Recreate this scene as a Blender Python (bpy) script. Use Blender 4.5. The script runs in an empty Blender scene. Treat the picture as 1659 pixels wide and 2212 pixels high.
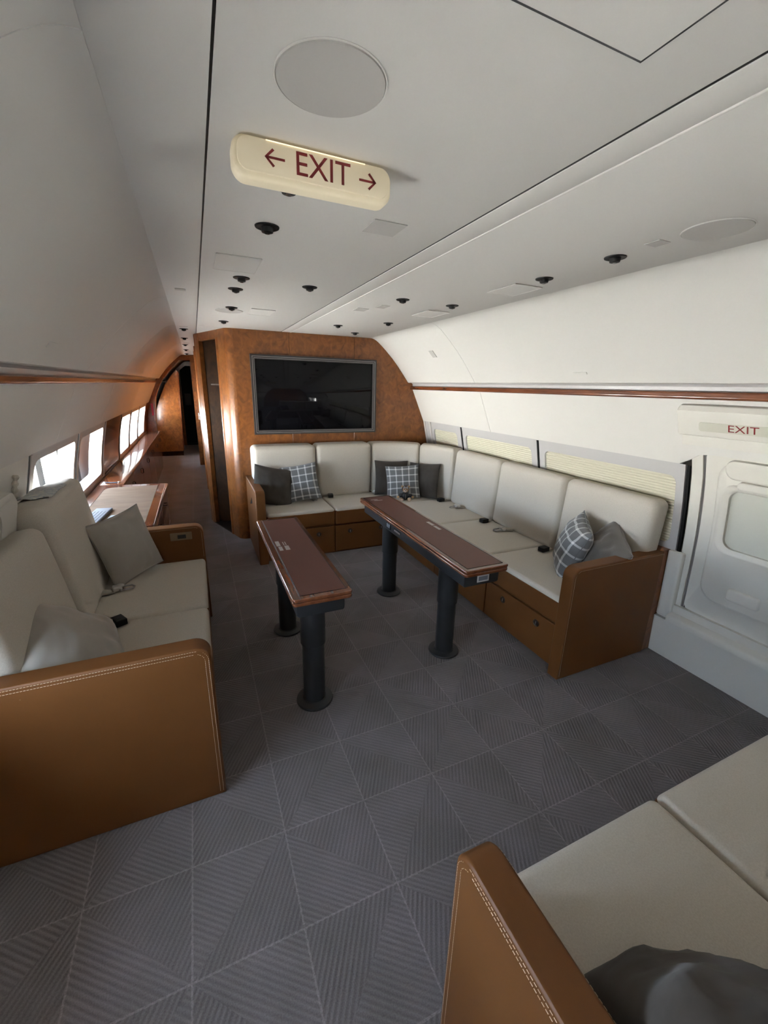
import bpy, bmesh, math, random
import numpy as np
from mathutils import Matrix, Vector, noise
random.seed(4)
S = bpy.context.scene
COL = S.collection
PI = math.pi
# ------------------------------------------------------------------ camera
cam = bpy.data.objects.new('camera', bpy.data.cameras.new('camera')); COL.objects.link(cam)
cam.data.sensor_fit = 'HORIZONTAL'; cam.data.sensor_width = 36.0
cam.data.lens = 894.16 / 1659 * 36.0
cam.data.clip_start = 0.02; cam.data.clip_end = 300
def cam_matrix(loc, yaw, pitch, roll):
    yaw, pitch, roll = map(math.radians, (yaw, pitch, roll))
    f = Vector((math.sin(yaw)*math.cos(pitch), math.cos(yaw)*math.cos(pitch), -math.sin(pitch)))
    r = Vector((math.cos(yaw), -math.sin(yaw), 0)); u = r.cross(f)
    r2 = r*math.cos(roll) + u*math.sin(roll); u2 = r2.cross(f)
    return Matrix(((r2.x, u2.x, -f.x, loc[0]), (r2.y, u2.y, -f.y, loc[1]), (r2.z, u2.z, -f.z, loc[2]), (0, 0, 0, 1)))
cam.matrix_world = cam_matrix((-0.83, 0, 1.6), 24.13, 16.84, 1.40)
S.camera = cam
# ------------------------------------------------------------------ sky, exposure
w = bpy.data.worlds.new('sky'); S.world = w; w.use_nodes = True
nt = w.node_tree; nt.nodes.clear()
wo = nt.nodes.new('ShaderNodeOutputWorld'); bg = nt.nodes.new('ShaderNodeBackground')
tc = nt.nodes.new('ShaderNodeTexCoord'); sx = nt.nodes.new('ShaderNodeSeparateXYZ')
cr = nt.nodes.new('ShaderNodeValToRGB')            # hazy sky above, sunlit concrete apron below the horizon
cr.color_ramp.elements[0].position = 0.47; cr.color_ramp.elements[0].color = (1.50, 1.47, 1.41, 1)
cr.color_ramp.elements[1].position = 0.53; cr.color_ramp.elements[1].color = (0.44, 0.53, 0.66, 1)
mp = nt.nodes.new('ShaderNodeMapRange'); mp.inputs[1].default_value = -1; mp.inputs[2].default_value = 1
nt.links.new(tc.outputs['Generated'], sx.inputs[0]); nt.links.new(sx.outputs['Z'], mp.inputs[0])
nt.links.new(mp.outputs[0], cr.inputs[0]); nt.links.new(cr.outputs[0], bg.inputs[0])
bg.inputs[1].default_value = 36.0
nt.links.new(bg.outputs[0], wo.inputs[0])
S.view_settings.view_transform = 'Standard'; S.view_settings.look = 'None'
S.view_settings.exposure = 1.03; S.view_settings.gamma = 1.0; S.view_settings.use_curve_mapping = False
cy = S.cycles
cy.use_denoising = True; cy.use_adaptive_sampling = True; cy.adaptive_threshold = 0.09; cy.use_light_tree = False; cy.max_bounces = 6; cy.diffuse_bounces = 5; cy.glossy_bounces = 3
cy.transmission_bounces = 6; cy.transparent_max_bounces = 8; cy.sample_clamp_indirect = 6.0; cy.caustics_reflective = False; cy.caustics_refractive = False
def portal(name, loc, sx_, sy_, direction):
    L = bpy.data.lights.new(name, 'AREA'); L.shape = 'RECTANGLE'; L.size = sx_; L.size_y = sy_; L.energy = 1
    L.cycles.is_portal = True
    o = bpy.data.objects.new(name, L); COL.objects.link(o)
    o.rotation_euler = Vector(direction).to_track_quat('-Z', 'Y').to_euler(); o.location = loc

# ------------------------------------------------------------------ helpers
WM = {}
def put(o, parent, world):
    WM[o] = world
    if parent is not None:
        o.parent = parent; o.matrix_basis = WM[parent].inverted() @ world
    else:
        o.matrix_basis = world
def tag(o, label=None, cat=None, group=None, kind=None):
    if label: o['label'] = label
    if cat: o['category'] = cat
    if group: o['group'] = group
    if kind: o['kind'] = kind
    return o
def thing(name, label, cat, loc, group=None, kind=None):
    o = bpy.data.objects.new(name, None); COL.objects.link(o); o.empty_display_size = 0.05
    put(o, None, Matrix.Translation(loc)); return tag(o, label, cat, group, kind)
def sroot(name, loc=(0, 0, 0), label=None):
    return thing(name, label, None, loc, None, 'structure')
def mkmesh(name, vf, angle=38, recenter=True):
    v, f = vf[0], vf[1]
    v = np.array(v, float).reshape(-1, 3)
    c = np.zeros(3)
    if recenter:
        c = (v.max(0) + v.min(0))/2; v = v - c
    me = bpy.data.meshes.new(name); me.from_pydata(v.tolist(), [], [list(q) for q in f])
    if len(vf) > 2 and vf[2] is not None:
        uvl = me.uv_layers.new(name='UVMap'); uv = vf[2]
        for lp in me.loops: uvl.data[lp.index].uv = uv[lp.vertex_index]
    bm = bmesh.new(); bm.from_mesh(me); bmesh.ops.recalc_face_normals(bm, faces=bm.faces)
    a = math.radians(angle)
    for fc in bm.faces: fc.smooth = True
    for e in bm.edges:
        e.smooth = not (len(e.link_faces) == 2 and e.calc_face_angle(0) > a)
    bm.to_mesh(me); bm.free()
    return me, Vector(c)
def ob(name, vf, mat, parent=None, rot=None, pivot=None, angle=38, wn=False):
    """vf in world coordinates; rot = 3x3/4x4 matrix applied about pivot (default: centre)."""
    me, c = mkmesh(name, vf, angle)
    if mat: me.materials.append(mat)
    o = bpy.data.objects.new(name, me); COL.objects.link(o)
    Wm = Matrix.Translation(c)
    if rot is not None:
        R4 = rot.to_4x4(); p = Vector(pivot) if pivot is not None else c
        Wm = Matrix.Translation(p) @ R4 @ Matrix.Translation(-p) @ Wm
    put(o, parent, Wm)
    if wn:
        m = o.modifiers.new('normals', 'WEIGHTED_NORMAL'); m.keep_sharp = True
    return o
def reuse(name, me, mat, parent, world):
    o = bpy.data.objects.new(name, me); COL.objects.link(o); put(o, parent, world); return o
def lattice(x0, x1, y0, y1, z0, z1, r, seg=3, mid=1, crown=(0, 0, 0)):
    ctr = np.array([(x0+x1)/2, (y0+y1)/2, (z0+z1)/2]); h = np.array([x1-x0, y1-y0, z1-z0])/2
    r = min(r, h.min()*0.98)
    def cs(hh):
        a = [-hh + r*(1-math.tan(math.pi/4*(1-i/seg))) if seg > 0 else -hh for i in range(seg+1)]
        m = [-(hh-r) + 2*(hh-r)*i/mid for i in range(1, mid)]
        return a + m + [-q for q in reversed(a)]
    C = [cs(q) for q in h]; n = [len(q) for q in C]
    idx = {}; V = []; F = []
    def vid(i, j, k):
        key = (i, j, k)
        if key not in idx:
            p = np.array([C[0][i], C[1][j], C[2][k]]); q = np.clip(p, -(h-r), h-r); d = p-q; L = np.linalg.norm(d)
            if L > 1e-9: p = q + d/L*r
            u = p/h
            for a in range(3):
                if crown[a]:
                    b, c2 = (a+1) % 3, (a+2) % 3
                    p[a] += math.copysign(1, u[a])*crown[a]*max(0, 1-u[b]**4)*max(0, 1-u[c2]**4)*abs(u[a])
            idx[key] = len(V); V.append(p+ctr)
        return idx[key]
    for a in range(3):
        b, c2 = (a+1) % 3, (a+2) % 3
        for side in (0, n[a]-1):
            for i in range(n[b]-1):
                for j in range(n[c2]-1):
                    q = []
                    for di, dj in ((0, 0), (1, 0), (1, 1), (0, 1)):
                        t = [0, 0, 0]; t[a] = side; t[b] = i+di; t[c2] = j+dj; q.append(vid(*t))
                    F.append(q if side else q[::-1])
    return V, F
def hb(name, b, mat, parent, r=0.003, rot=None, pivot=None, seg=2):
    return ob(name, lattice(*b, r, seg, 1), mat, parent, rot, pivot, angle=60, wn=True)
def cushion(name, b, mat, parent, r=0.03, crown=(0, 0, 0), rot=None, pivot=None, mid=6):
    return ob(name, lattice(*b, r, 4, mid, crown), mat, parent, rot, pivot, angle=80)
def offset_poly(P, d):
    n = len(P); out = []
    A = sum(P[i][0]*P[(i+1) % n][1]-P[(i+1) % n][0]*P[i][1] for i in range(n))
    s = 1 if A > 0 else -1
    for i in range(n):
        p0, p1, p2 = P[i-1], P[i], P[(i+1) % n]
        e1 = Vector((p1[0]-p0[0], p1[1]-p0[1])); e2 = Vector((p2[0]-p1[0], p2[1]-p1[1]))
        if e1.length < 1e-9: e1 = e2
        if e2.length < 1e-9: e2 = e1
        e1.normalize(); e2.normalize()
        n1 = Vector((-e1.y, e1.x))*s; n2 = Vector((-e2.y, e2.x))*s
        m = n1+n2
        if m.length < 1e-6: m = n1
        m.normalize(); k = d/max(0.3, m.dot(n1))
        out.append((p1[0]+m.x*k, p1[1]+m.y*k))
    return out
def prism(P, lo, hi, axis, r=0.0, seg=2):
    """extrude 2-d polygon P along axis ('x': P=(y,z), 'y': P=(x,z), 'z': P=(x,y)); r rounds both rims."""
    layers = []
    if r > 0:
        for i in range(seg+1):
            a = PI/2*i/seg; layers.append((lo+r*(1-math.sin(a)), r*(1-math.cos(a))))
        lay = [(t, d) for t, d in layers]
        lay = [(lo + r*(1-math.cos(PI/2*i/seg)), r*(1-math.sin(PI/2*i/seg))) for i in range(seg+1)]
        lay += [(hi-(t-lo), d) for t, d in reversed(lay)]
    else:
        lay = [(lo, 0), (hi, 0)]
    V = []; F = []; n = len(P)
    for t, d in lay:
        for p in (offset_poly(P, d) if d > 1e-7 else P):
            V.append({'x': (t, p[0], p[1]), 'y': (p[0], t, p[1]), 'z': (p[0], p[1], t)}[axis])
    for l in range(len(lay)-1):
        for i in range(n):
            j = (i+1) % n; F.append((l*n+i, l*n+j, (l+1)*n+j, (l+1)*n+i))
    F.append(list(range(n))[::-1]); F.append([(len(lay)-1)*n+i for i in range(n)])
    return V, F
def arc(cx, cy_, r, a0, a1, n=6):
    return [(cx+r*math.cos(math.radians(a0+(a1-a0)*i/n)), cy_+r*math.sin(math.radians(a0+(a1-a0)*i/n))) for i in range(n+1)]
def rrect(x0, x1, y0, y1, r, n=6):
    r = min(r, (x1-x0)/2-1e-4, (y1-y0)/2-1e-4)
    return arc(x1-r, y1-r, r, 0, 90, n)+arc(x0+r, y1-r, r, 90, 180, n)+arc(x0+r, y0+r, r, 180, 270, n)+arc(x1-r, y0+r, r, 270, 360, n)
def tube(pts, rad, n=6, closed=False):
    V = []; F = []; P = [Vector(p) for p in pts]; m = len(P)
    for i, p in enumerate(P):
        a = P[i-1] if (i > 0 or closed) else p; b = P[(i+1) % m] if (i < m-1 or closed) else p
        t = (b-a).normalized(); up = Vector((0, 0, 1)) if abs(t.z) < 0.9 else Vector((0, 1, 0))
        s = t.cross(up).normalized(); u = s.cross(t)
        rr = rad[i] if isinstance(rad, (list, tuple)) else rad
        for k in range(n):
            q = 2*PI*k/n; V.append(p+s*math.cos(q)*rr+u*math.sin(q)*rr)
    for i in range(m if closed else m-1):
        for k in range(n):
            F.append((i*n+k, i*n+(k+1) % n, ((i+1) % m)*n+(k+1) % n, ((i+1) % m)*n+k))
    if not closed:
        F.append(list(range(n))[::-1]); F.append([(m-1)*n+k for k in range(n)])
    return V, F
def lathe(prof, cx, cy_, z0=0, n=32):
    V = []; F = []; m = len(prof)
    for r, z in prof:
        for k in range(n): V.append((cx+r*math.cos(2*PI*k/n), cy_+r*math.sin(2*PI*k/n), z0+z))
    for i in range(m-1):
        for k in range(n): F.append((i*n+k, i*n+(k+1) % n, (i+1)*n+(k+1) % n, (i+1)*n+k))
    F.append(list(range(n))[::-1]); F.append([(m-1)*n+k for k in range(n)])
    return V, F
def ball(c, r, n=12, rot=None):
    r = (r, r, r) if not isinstance(r, (tuple, list)) else r
    V = []; F = []
    for i in range(n+1):
        t = PI*i/n
        for k in range(2*n):
            a = PI*k/n; p = Vector((r[0]*math.sin(t)*math.cos(a), r[1]*math.sin(t)*math.sin(a), r[2]*math.cos(t)))
            if rot is not None: p = rot @ p
            V.append((c[0]+p.x, c[1]+p.y, c[2]+p.z))
    for i in range(n):
        for k in range(2*n): F.append((i*2*n+k, i*2*n+(k+1) % (2*n), (i+1)*2*n+(k+1) % (2*n), (i+1)*2*n+k))
    return V, F
def merge(*L):
    V = []; F = []
    for v, f in L:
        o = len(V); V += list(v); F += [[i+o for i in q] for q in f]
    return V, F
def text_mesh(body, size, depth=0.0004):
    c = bpy.data.curves.new('lettering', 'FONT'); c.body = body; c.size = size; c.extrude = depth; c.align_x = 'CENTER'; c.align_y = 'CENTER'
    o = bpy.data.objects.new('lettering', c); COL.objects.link(o)
    bpy.context.view_layer.update()
    me = bpy.data.meshes.new_from_object(o.evaluated_get(bpy.context.evaluated_depsgraph_get()))
    V = [tuple(v.co) for v in me.vertices]; F = [list(p.vertices) for p in me.polygons]
    bpy.data.objects.remove(o); bpy.data.curves.remove(c); bpy.data.meshes.remove(me)
    return V, F
def xf(vf, M): return ([M @ Vector(v) for v in vf[0]], vf[1]) + tuple(vf[2:])

# ------------------------------------------------------------------ materials
MAT = {}
def pm(name, col, rough=0.5, metal=0.0, coat=0.0, coat_rough=0.05, spec=0.5, sheen=0.0, emit=None, es=0.0):
    m = bpy.data.materials.new(name); m.use_nodes = True; b = m.node_tree.nodes['Principled BSDF']
    b.inputs['Base Color'].default_value = (*col, 1); b.inputs['Roughness'].default_value = rough; b.inputs['Metallic'].default_value = metal
    b.inputs['Coat Weight'].default_value = coat; b.inputs['Coat Roughness'].default_value = coat_rough
    b.inputs['Specular IOR Level'].default_value = spec; b.inputs['Sheen Weight'].default_value = sheen
    if emit: b.inputs['Emission Color'].default_value = (*emit, 1); b.inputs['Emission Strength'].default_value = es
    MAT[name] = m; return m
def N(m, t, **kw):
    n = m.node_tree.nodes.new(t)
    for k, v in kw.items(): setattr(n, k, v)
    return n
def lk(m, a, b): m.node_tree.links.new(a, b)
def coord(m, scale=(1, 1, 1), space='Object'):
    t = N(m, 'ShaderNodeTexCoord'); mp_ = N(m, 'ShaderNodeMapping'); mp_.inputs['Scale'].default_value = scale
    lk(m, t.outputs[space], mp_.inputs[0]); return mp_.outputs[0]
def mottled(m, cols, scale=8, detail=4, stretch=(1, 1, 1), distortion=0.0, lo=0.3, hi=0.7):
    b = m.node_tree.nodes['Principled BSDF']; n = N(m, 'ShaderNodeTexNoise'); n.inputs['Scale'].default_value = scale
    n.inputs['Detail'].default_value = detail; n.inputs['Distortion'].default_value = distortion
    lk(m, coord(m, stretch), n.inputs['Vector']); r = N(m, 'ShaderNodeValToRGB'); e = r.color_ramp.elements
    for i, c in enumerate(cols):
        p = lo+(hi-lo)*i/(len(cols)-1)
        if i < 2: e[i].position = p if i == 0 else hi; e[i].color = (*c, 1)
        if i == 1 and len(cols) > 2: e[1].position = hi; e[1].color = (*cols[-1], 1)
        if 0 < i < len(cols)-1:
            q = e.new(p); q.color = (*c, 1)
    lk(m, n.outputs['Fac'], r.inputs[0]); lk(m, r.outputs[0], b.inputs['Base Color']); return n
def bumped(m, scale, strength, dist=0.002, detail=3, stretch=(1, 1, 1)):
    b = m.node_tree.nodes['Principled BSDF']; n = N(m, 'ShaderNodeTexNoise'); n.inputs['Scale'].default_value = scale; n.inputs['Detail'].default_value = detail
    lk(m, coord(m, stretch), n.inputs['Vector']); k = N(m, 'ShaderNodeBump'); k.inputs['Strength'].default_value = strength; k.inputs['Distance'].default_value = dist
    lk(m, n.outputs['Fac'], k.inputs['Height']); lk(m, k.outputs[0], b.inputs['Normal'])
white = pm('soft_white_panel', (0.66, 0.645, 0.61), 0.55); bumped(white, 900, 0.12, 0.0008)
ceilm = pm('ceiling_white', (0.63, 0.615, 0.585), 0.5); bumped(ceilm, 900, 0.15, 0.0008)
winp = pm('window_panel_grey', (0.50, 0.49, 0.485), 0.35); bumped(winp, 700, 0.05, 0.0005)
molded = pm('moulded_cream_plastic', (0.66, 0.64, 0.585), 0.5); bumped(molded, 500, 0.2, 0.0008)
black = pm('black_gasket', (0.004, 0.004, 0.0045), 0.45, spec=0.3)
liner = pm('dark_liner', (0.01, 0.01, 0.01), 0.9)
burl = pm('burl_wood', (0.2, 0.08, 0.02), 0.36, coat=0.35, coat_rough=0.2)
mottled(burl, [(0.115, 0.037, 0.009), (0.205, 0.07, 0.016), (0.285, 0.105, 0.024)], 16, 8, (1, 1, 0.8), 1.2, 0.25, 0.75)
redwood = pm('red_brown_veneer', (0.16, 0.05, 0.02), 0.25, coat=0.8, coat_rough=0.06)
mottled(redwood, [(0.115, 0.034, 0.013), (0.16, 0.049, 0.019), (0.205, 0.066, 0.026)], 6, 5, (6, 1, 6), 0.2, 0.3, 0.7)
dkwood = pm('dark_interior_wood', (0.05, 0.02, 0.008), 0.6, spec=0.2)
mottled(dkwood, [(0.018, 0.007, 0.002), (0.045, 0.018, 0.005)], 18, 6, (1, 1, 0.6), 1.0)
tan = pm('tan_leather', (0.19, 0.08, 0.026), 0.5, spec=0.28); mottled(tan, [(0.118, 0.044, 0.0105), (0.150, 0.058, 0.015)], 3, 5); bumped(tan, 420, 0.15, 0.0007)
stitch = pm('pale_stitching', (0.62, 0.48, 0.36), 0.7)
cream = pm('cream_bench_fabric', (0.58, 0.535, 0.46), 0.9, sheen=0.15, spec=0.2); mottled(cream, [(0.55, 0.505, 0.43), (0.62, 0.575, 0.50)], 240, 3); bumped(cream, 700, 0.35, 0.0012)
taupe = pm('taupe_silk', (0.36, 0.335, 0.295), 0.5, sheen=0.4, spec=0.4); bumped(taupe, 60, 0.15, 0.002, 4)
choco = pm('dark_velvet', (0.075, 0.063, 0.055), 0.8, sheen=0.15, spec=0.15); mottled(choco, [(0.040, 0.034, 0.028), (0.072, 0.061, 0.052)], 6, 4); bumped(choco, 30, 0.2, 0.003, 4)
gunmetal = pm('charcoal_powder_coat', (0.022, 0.023, 0.025), 0.45, spec=0.45)
brownhide = pm('brown_table_leather', (0.13, 0.049, 0.036), 0.5, spec=0.5); bumped(brownhide, 380, 0.12, 0.0006)
deskhide = pm('pale_desk_leather', (0.30, 0.21, 0.145), 0.65, spec=0.15); mottled(deskhide, [(0.15, 0.10, 0.066), (0.20, 0.14, 0.098)], 4, 4, (1, 3, 1))
chrome = pm('brushed_metal', (0.62, 0.61, 0.6), 0.28, 1.0)
dkmetal = pm('dark_bronze', (0.10, 0.085, 0.075), 0.3, 0.9)
tvblack = pm('tv_glass', (0.003, 0.003, 0.004), 0.05, spec=0.22)
tvframe = pm('tv_frame_grey', (0.055, 0.05, 0.05), 0.35, 0.3)
tvline = pm('tv_frame_inlay', (0.33, 0.32, 0.32), 0.3, 0.6)
paneltan = pm('taupe_panel', (0.20, 0.14, 0.085), 0.5)
signm = pm('sign_cream', (0.78, 0.70, 0.53), 0.4, emit=(1.0, 0.84, 0.52), es=0.06)
signw = pm('door_sign_face', (0.55, 0.54, 0.46), 0.45)
slit = pm('sign_lamp_slit', (0.9, 0.8, 0.6), 0.4, emit=(1.0, 0.80, 0.50), es=0.6)
red = pm('sign_red', (0.19, 0.012, 0.012), 0.5)
redlit = pm('red_reflection', (0.62, 0.05, 0.11), 0.35)  # colour of the red reflection painted onto the hall arch
lensm = pm('lamp_lens', (0.05, 0.045, 0.04), 0.15)
grille = pm('speaker_mesh', (0.46, 0.445, 0.42), 0.75)
shade = pm('pleated_cream_shade', (0.66, 0.63, 0.50), 0.8)
placard = pm('grey_placard', (0.55, 0.53, 0.52), 0.5)
paper = pm('white_card', (0.42, 0.45, 0.47), 0.7)
ink = pm('dark_print', (0.05, 0.06, 0.08), 0.6)
device = pm('grey_plastic', (0.16, 0.175, 0.20), 0.5)
doorpane = pm('door_window_shade', (0.52, 0.53, 0.48), 0.45)
revealm = pm('window_reveal_grey', (0.075, 0.075, 0.07), 0.6)
outerm = pm('window_cavity_white', (0.78, 0.77, 0.74), 0.6)
fur = pm('teddy_fur', (0.42, 0.25, 0.11), 0.95, sheen=0.5); bumped(fur, 500, 0.9, 0.004)
furpale = pm('teddy_muzzle', (0.62, 0.47, 0.36), 0.95, sheen=0.5); bumped(furpale, 500, 0.8, 0.003)
jacket = pm('teddy_jacket', (0.012, 0.013, 0.017), 0.4)
hat = pm('teddy_hat', (0.05, 0.022, 0.015), 0.6)
strapm = pm('belt_webbing', (0.50, 0.46, 0.39), 0.8)
clothm = pm('printed_linen', (0.60, 0.62, 0.60), 0.85); mottled(clothm, [(0.36, 0.41, 0.48), (0.70, 0.70, 0.64)], 60, 3, (1, 4, 1), 0.5, 0.4, 0.55)
# clear pane: light goes straight through, faint reflection
pane = bpy.data.materials.new('clear_pane'); pane.use_nodes = True; n_ = pane.node_tree; n_.nodes.clear()
po = n_.nodes.new('ShaderNodeOutputMaterial'); pt = n_.nodes.new('ShaderNodeBsdfTransparent'); pg = n_.nodes.new('ShaderNodeBsdfGlossy'); px = n_.nodes.new('ShaderNodeMixShader')
pt.inputs[0].default_value = (0.96, 0.97, 0.97, 1); pg.inputs['Roughness'].default_value = 0.03; px.inputs[0].default_value = 0.06
n_.links.new(pt.outputs[0], px.inputs[1]); n_.links.new(pg.outputs[0], px.inputs[2]); n_.links.new(px.outputs[0], po.inputs[0])
# plaid
plaid = pm('plaid_wool', (0.15, 0.15, 0.15), 0.9, sheen=0.3, spec=0.2)
def plaid_nodes(m):
    b = m.node_tree.nodes['Principled BSDF']; t = N(m, 'ShaderNodeTexCoord'); s = N(m, 'ShaderNodeSeparateXYZ'); lk(m, t.outputs['UV'], s.inputs[0])
    def M_(op, a, c=None):
        n = N(m, 'ShaderNodeMath', operation=op)
        for i, q in enumerate((a, c)):
            if q is None: continue
            if isinstance(q, (int, float)): n.inputs[i].default_value = q
            else: lk(m, q, n.inputs[i])
        return n.outputs[0]
    bands = []
    for ax in ('X', 'Y'):
        f = M_('FRACT', M_('MULTIPLY', s.outputs[ax], 5.0)); d = M_('ABSOLUTE', M_('SUBTRACT', f, 0.5)); bands.append(M_('LESS_THAN', d, 0.095))
    tot = M_('ADD', bands[0], bands[1]); r = N(m, 'ShaderNodeValToRGB'); r.color_ramp.interpolation = 'CONSTANT'
    e = r.color_ramp.elements; e[0].position = 0; e[0].color = (0.155, 0.158, 0.158, 1); e[1].position = 0.34; e[1].color = (0.46, 0.47, 0.46, 1)
    q = e.new(0.75); q.color = (0.75, 0.75, 0.72, 1)
    lk(m, M_('MULTIPLY', tot, 0.5), r.inputs[0]); lk(m, r.outputs[0], b.inputs['Base Color'])
plaid_nodes(plaid); bumped(plaid, 500, 0.3, 0.001)
# carpet: woven squares, each cut by a diagonal into two triangles of ribs
carpet = pm('ribbed_carpet', (0.13, 0.12, 0.125), 0.95, sheen=0.25, spec=0.15)
def carpet_nodes(m):
    b = m.node_tree.nodes['Principled BSDF']; t = N(m, 'ShaderNodeTexCoord'); g = N(m, 'ShaderNodeNewGeometry'); s = N(m, 'ShaderNodeSeparateXYZ'); lk(m, g.outputs['Position'], s.inputs[0])
    def M_(op, a, c=None, d=None):
        n = N(m, 'ShaderNodeMath', operation=op)
        for i, q in enumerate((a, c, d)):
            if q is None: continue
            if isinstance(q, (int, float)): n.inputs[i].default_value = q
            else: lk(m, q, n.inputs[i])
        return n.outputs[0]
    X, Y = s.outputs['X'], s.outputs['Y']; P = 0.3155
    u = M_('DIVIDE', M_('ADD', X, 0.047), P); v = M_('DIVIDE', M_('SUBTRACT', Y, 1.1745), P)
    iu, iv = M_('FLOOR', u), M_('FLOOR', v); fu, fv = M_('SUBTRACT', u, iu), M_('SUBTRACT', v, iv)
    odd = M_('FLOORED_MODULO', M_('ADD', iu, iv), 2.0); iuo = M_('FLOORED_MODULO', iu, 2.0)
    ce = M_('GREATER_THAN', fu, fv); co = M_('LESS_THAN', M_('ADD', fu, fv), 1.0)
    cond = M_('ADD', M_('MULTIPLY', ce, M_('SUBTRACT', 1.0, odd)), M_('MULTIPLY', co, odd))
    A = M_('ABSOLUTE', M_('SUBTRACT', cond, iuo))
    def ribs(ang, pitch):
        a = math.radians(ang+90)
        return M_('SINE', M_('MULTIPLY', M_('ADD', M_('MULTIPLY', X, math.cos(a)), M_('MULTIPLY', Y, math.sin(a))), 2*PI/pitch))
    ra, rb_ = ribs(-38, 0.0150), ribs(60, 0.0150)
    rib = M_('ADD', M_('MULTIPLY', ra, A), M_('MULTIPLY', rb_, M_('SUBTRACT', 1.0, A)))
    eu = M_('MINIMUM', fu, M_('SUBTRACT', 1.0, fu)); ev = M_('MINIMUM', fv, M_('SUBTRACT', 1.0, fv)); ed = M_('MINIMUM', eu, ev)
    line = M_('LESS_THAN', ed, 0.009)
    n = N(m, 'ShaderNodeTexNoise'); n.inputs['Scale'].default_value = 3.5; n.inputs['Detail'].default_value = 5; lk(m, g.outputs['Position'], n.inputs['Vector'])
    n2 = N(m, 'ShaderNodeTexNoise'); n2.inputs['Scale'].default_value = 260; n2.inputs['Detail'].default_value = 2; lk(m, g.outputs['Position'], n2.inputs['Vector'])
    r = N(m, 'ShaderNodeValToRGB'); e = r.color_ramp.elements; e[0].position = 0.35; e[0].color = (0.142, 0.129, 0.126, 1); e[1].position = 0.65; e[1].color = (0.182, 0.162, 0.168, 1)
    lk(m, n.outputs['Fac'], r.inputs[0])
    val = M_('ADD', M_('ADD', 0.93, M_('MULTIPLY', rib, 0.08)), M_('ADD', M_('MULTIPLY', M_('SUBTRACT', n2.outputs['Fac'], 0.5), 0.7), M_('MULTIPLY', M_('SUBTRACT', A, 0.5), 0.06)))
    val = M_('ADD', val, M_('MULTIPLY', line, M_('MULTIPLY', n2.outputs['Fac'], 0.75)))
    mx = N(m, 'ShaderNodeVectorMath', operation='SCALE'); lk(m, r.outputs[0], mx.inputs[0]); lk(m, val, mx.inputs['Scale'])
    lk(m, mx.outputs[0], b.inputs['Base Color'])
    k = N(m, 'ShaderNodeBump'); k.inputs['Strength'].default_value = 0.35; k.inputs['Distance'].default_value = 0.002
    lk(m, M_('ADD', rib, M_('MULTIPLY', n2.outputs['Fac'], 1.0)), k.inputs['Height']); lk(m, k.outputs[0], b.inputs['Normal'])
carpet_nodes(carpet)
# ------------------------------------------------------------------ cabin shell
Y0, YB, YA, YE = -3.6, 4.41, 9.15, 12.15          # rear wall, tv bulkhead, hall arch, far end
ZP = [0.0, 0.3, 0.5, 0.7, 0.85, 1.0, 1.22, 1.575]; XP = [1.75, 1.745, 1.735, 1.722, 1.706, 1.68, 1.628, 1.468]
def xz(z): return float(np.interp(z, ZP, XP))
UP = [(0.93, 2.09), (0.955, 2.0885), (0.98, 2.082), (1.005, 2.070), (1.03, 2.054), (1.07, 2.021), (1.12, 1.976), (1.2, 1.899), (1.27, 1.822), (1.33, 1.748), (1.385, 1.678), (1.398, 1.660), (1.404, 1.652), (1.415, 1.648), (1.45, 1.648)]
def strip(P, y0, y1, t, sgn=1):
    n = len(P); out = []
    for i in range(n):
        a = P[max(i-1, 0)]; b = P[min(i+1, n-1)]; d = Vector((b[0]-a[0], b[1]-a[1])).normalized(); out.append((P[i][0]-d.y*t, P[i][1]+d.x*t))
    poly = [(sgn*p[0], p[1]) for p in P] + [(sgn*p[0], p[1]) for p in reversed(out)]
    V = [(x, y0, z) for x, z in poly] + [(x, y1, z) for x, z in poly]; m = len(poly)
    F = [(i, (i+1) % m, m+(i+1) % m, m+i) for i in range(m)]
    for i in range(n-1):
        for o in (0, m): F.append((o+i, o+i+1, o+m-2-i, o+m-1-i))
    return V, F
def hole_ring(y0, y1, z0, z1, h, n=8):
    hy0, hy1, hz0, hz1, r = h; H = rrect(hy0, hy1, hz0, hz1, r, n)
    H2 = []
    for i, p in enumerate(H):
        q = H[(i+1) % len(H)]; H2.append(p); L = math.hypot(q[0]-p[0], q[1]-p[1]); k = int(L/0.06)
        for j in range(1, k+1): H2.append((p[0]+(q[0]-p[0])*j/(k+1), p[1]+(q[1]-p[1])*j/(k+1)))
    cy_, cz = (hy0+hy1)/2, (hz0+hz1)/2; O = []
    for p in H2:
        dy, dz = p[0]-cy_, p[1]-cz; t = 1e9
        if dy > 1e-9: t = min(t, (y1-cy_)/dy)
        if dy < -1e-9: t = min(t, (y0-cy_)/dy)
        if dz > 1e-9: t = min(t, (z1-cz)/dz)
        if dz < -1e-9: t = min(t, (z0-cz)/dz)
        O.append((cy_+dy*t, cz+dz*t))
    for c in ((y0, z0), (y0, z1), (y1, z0), (y1, z1)):
        i = min(range(len(O)), key=lambda k: (O[k][0]-c[0])**2+(O[k][1]-c[1])**2); O[i] = c
    return H2, O
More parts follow.
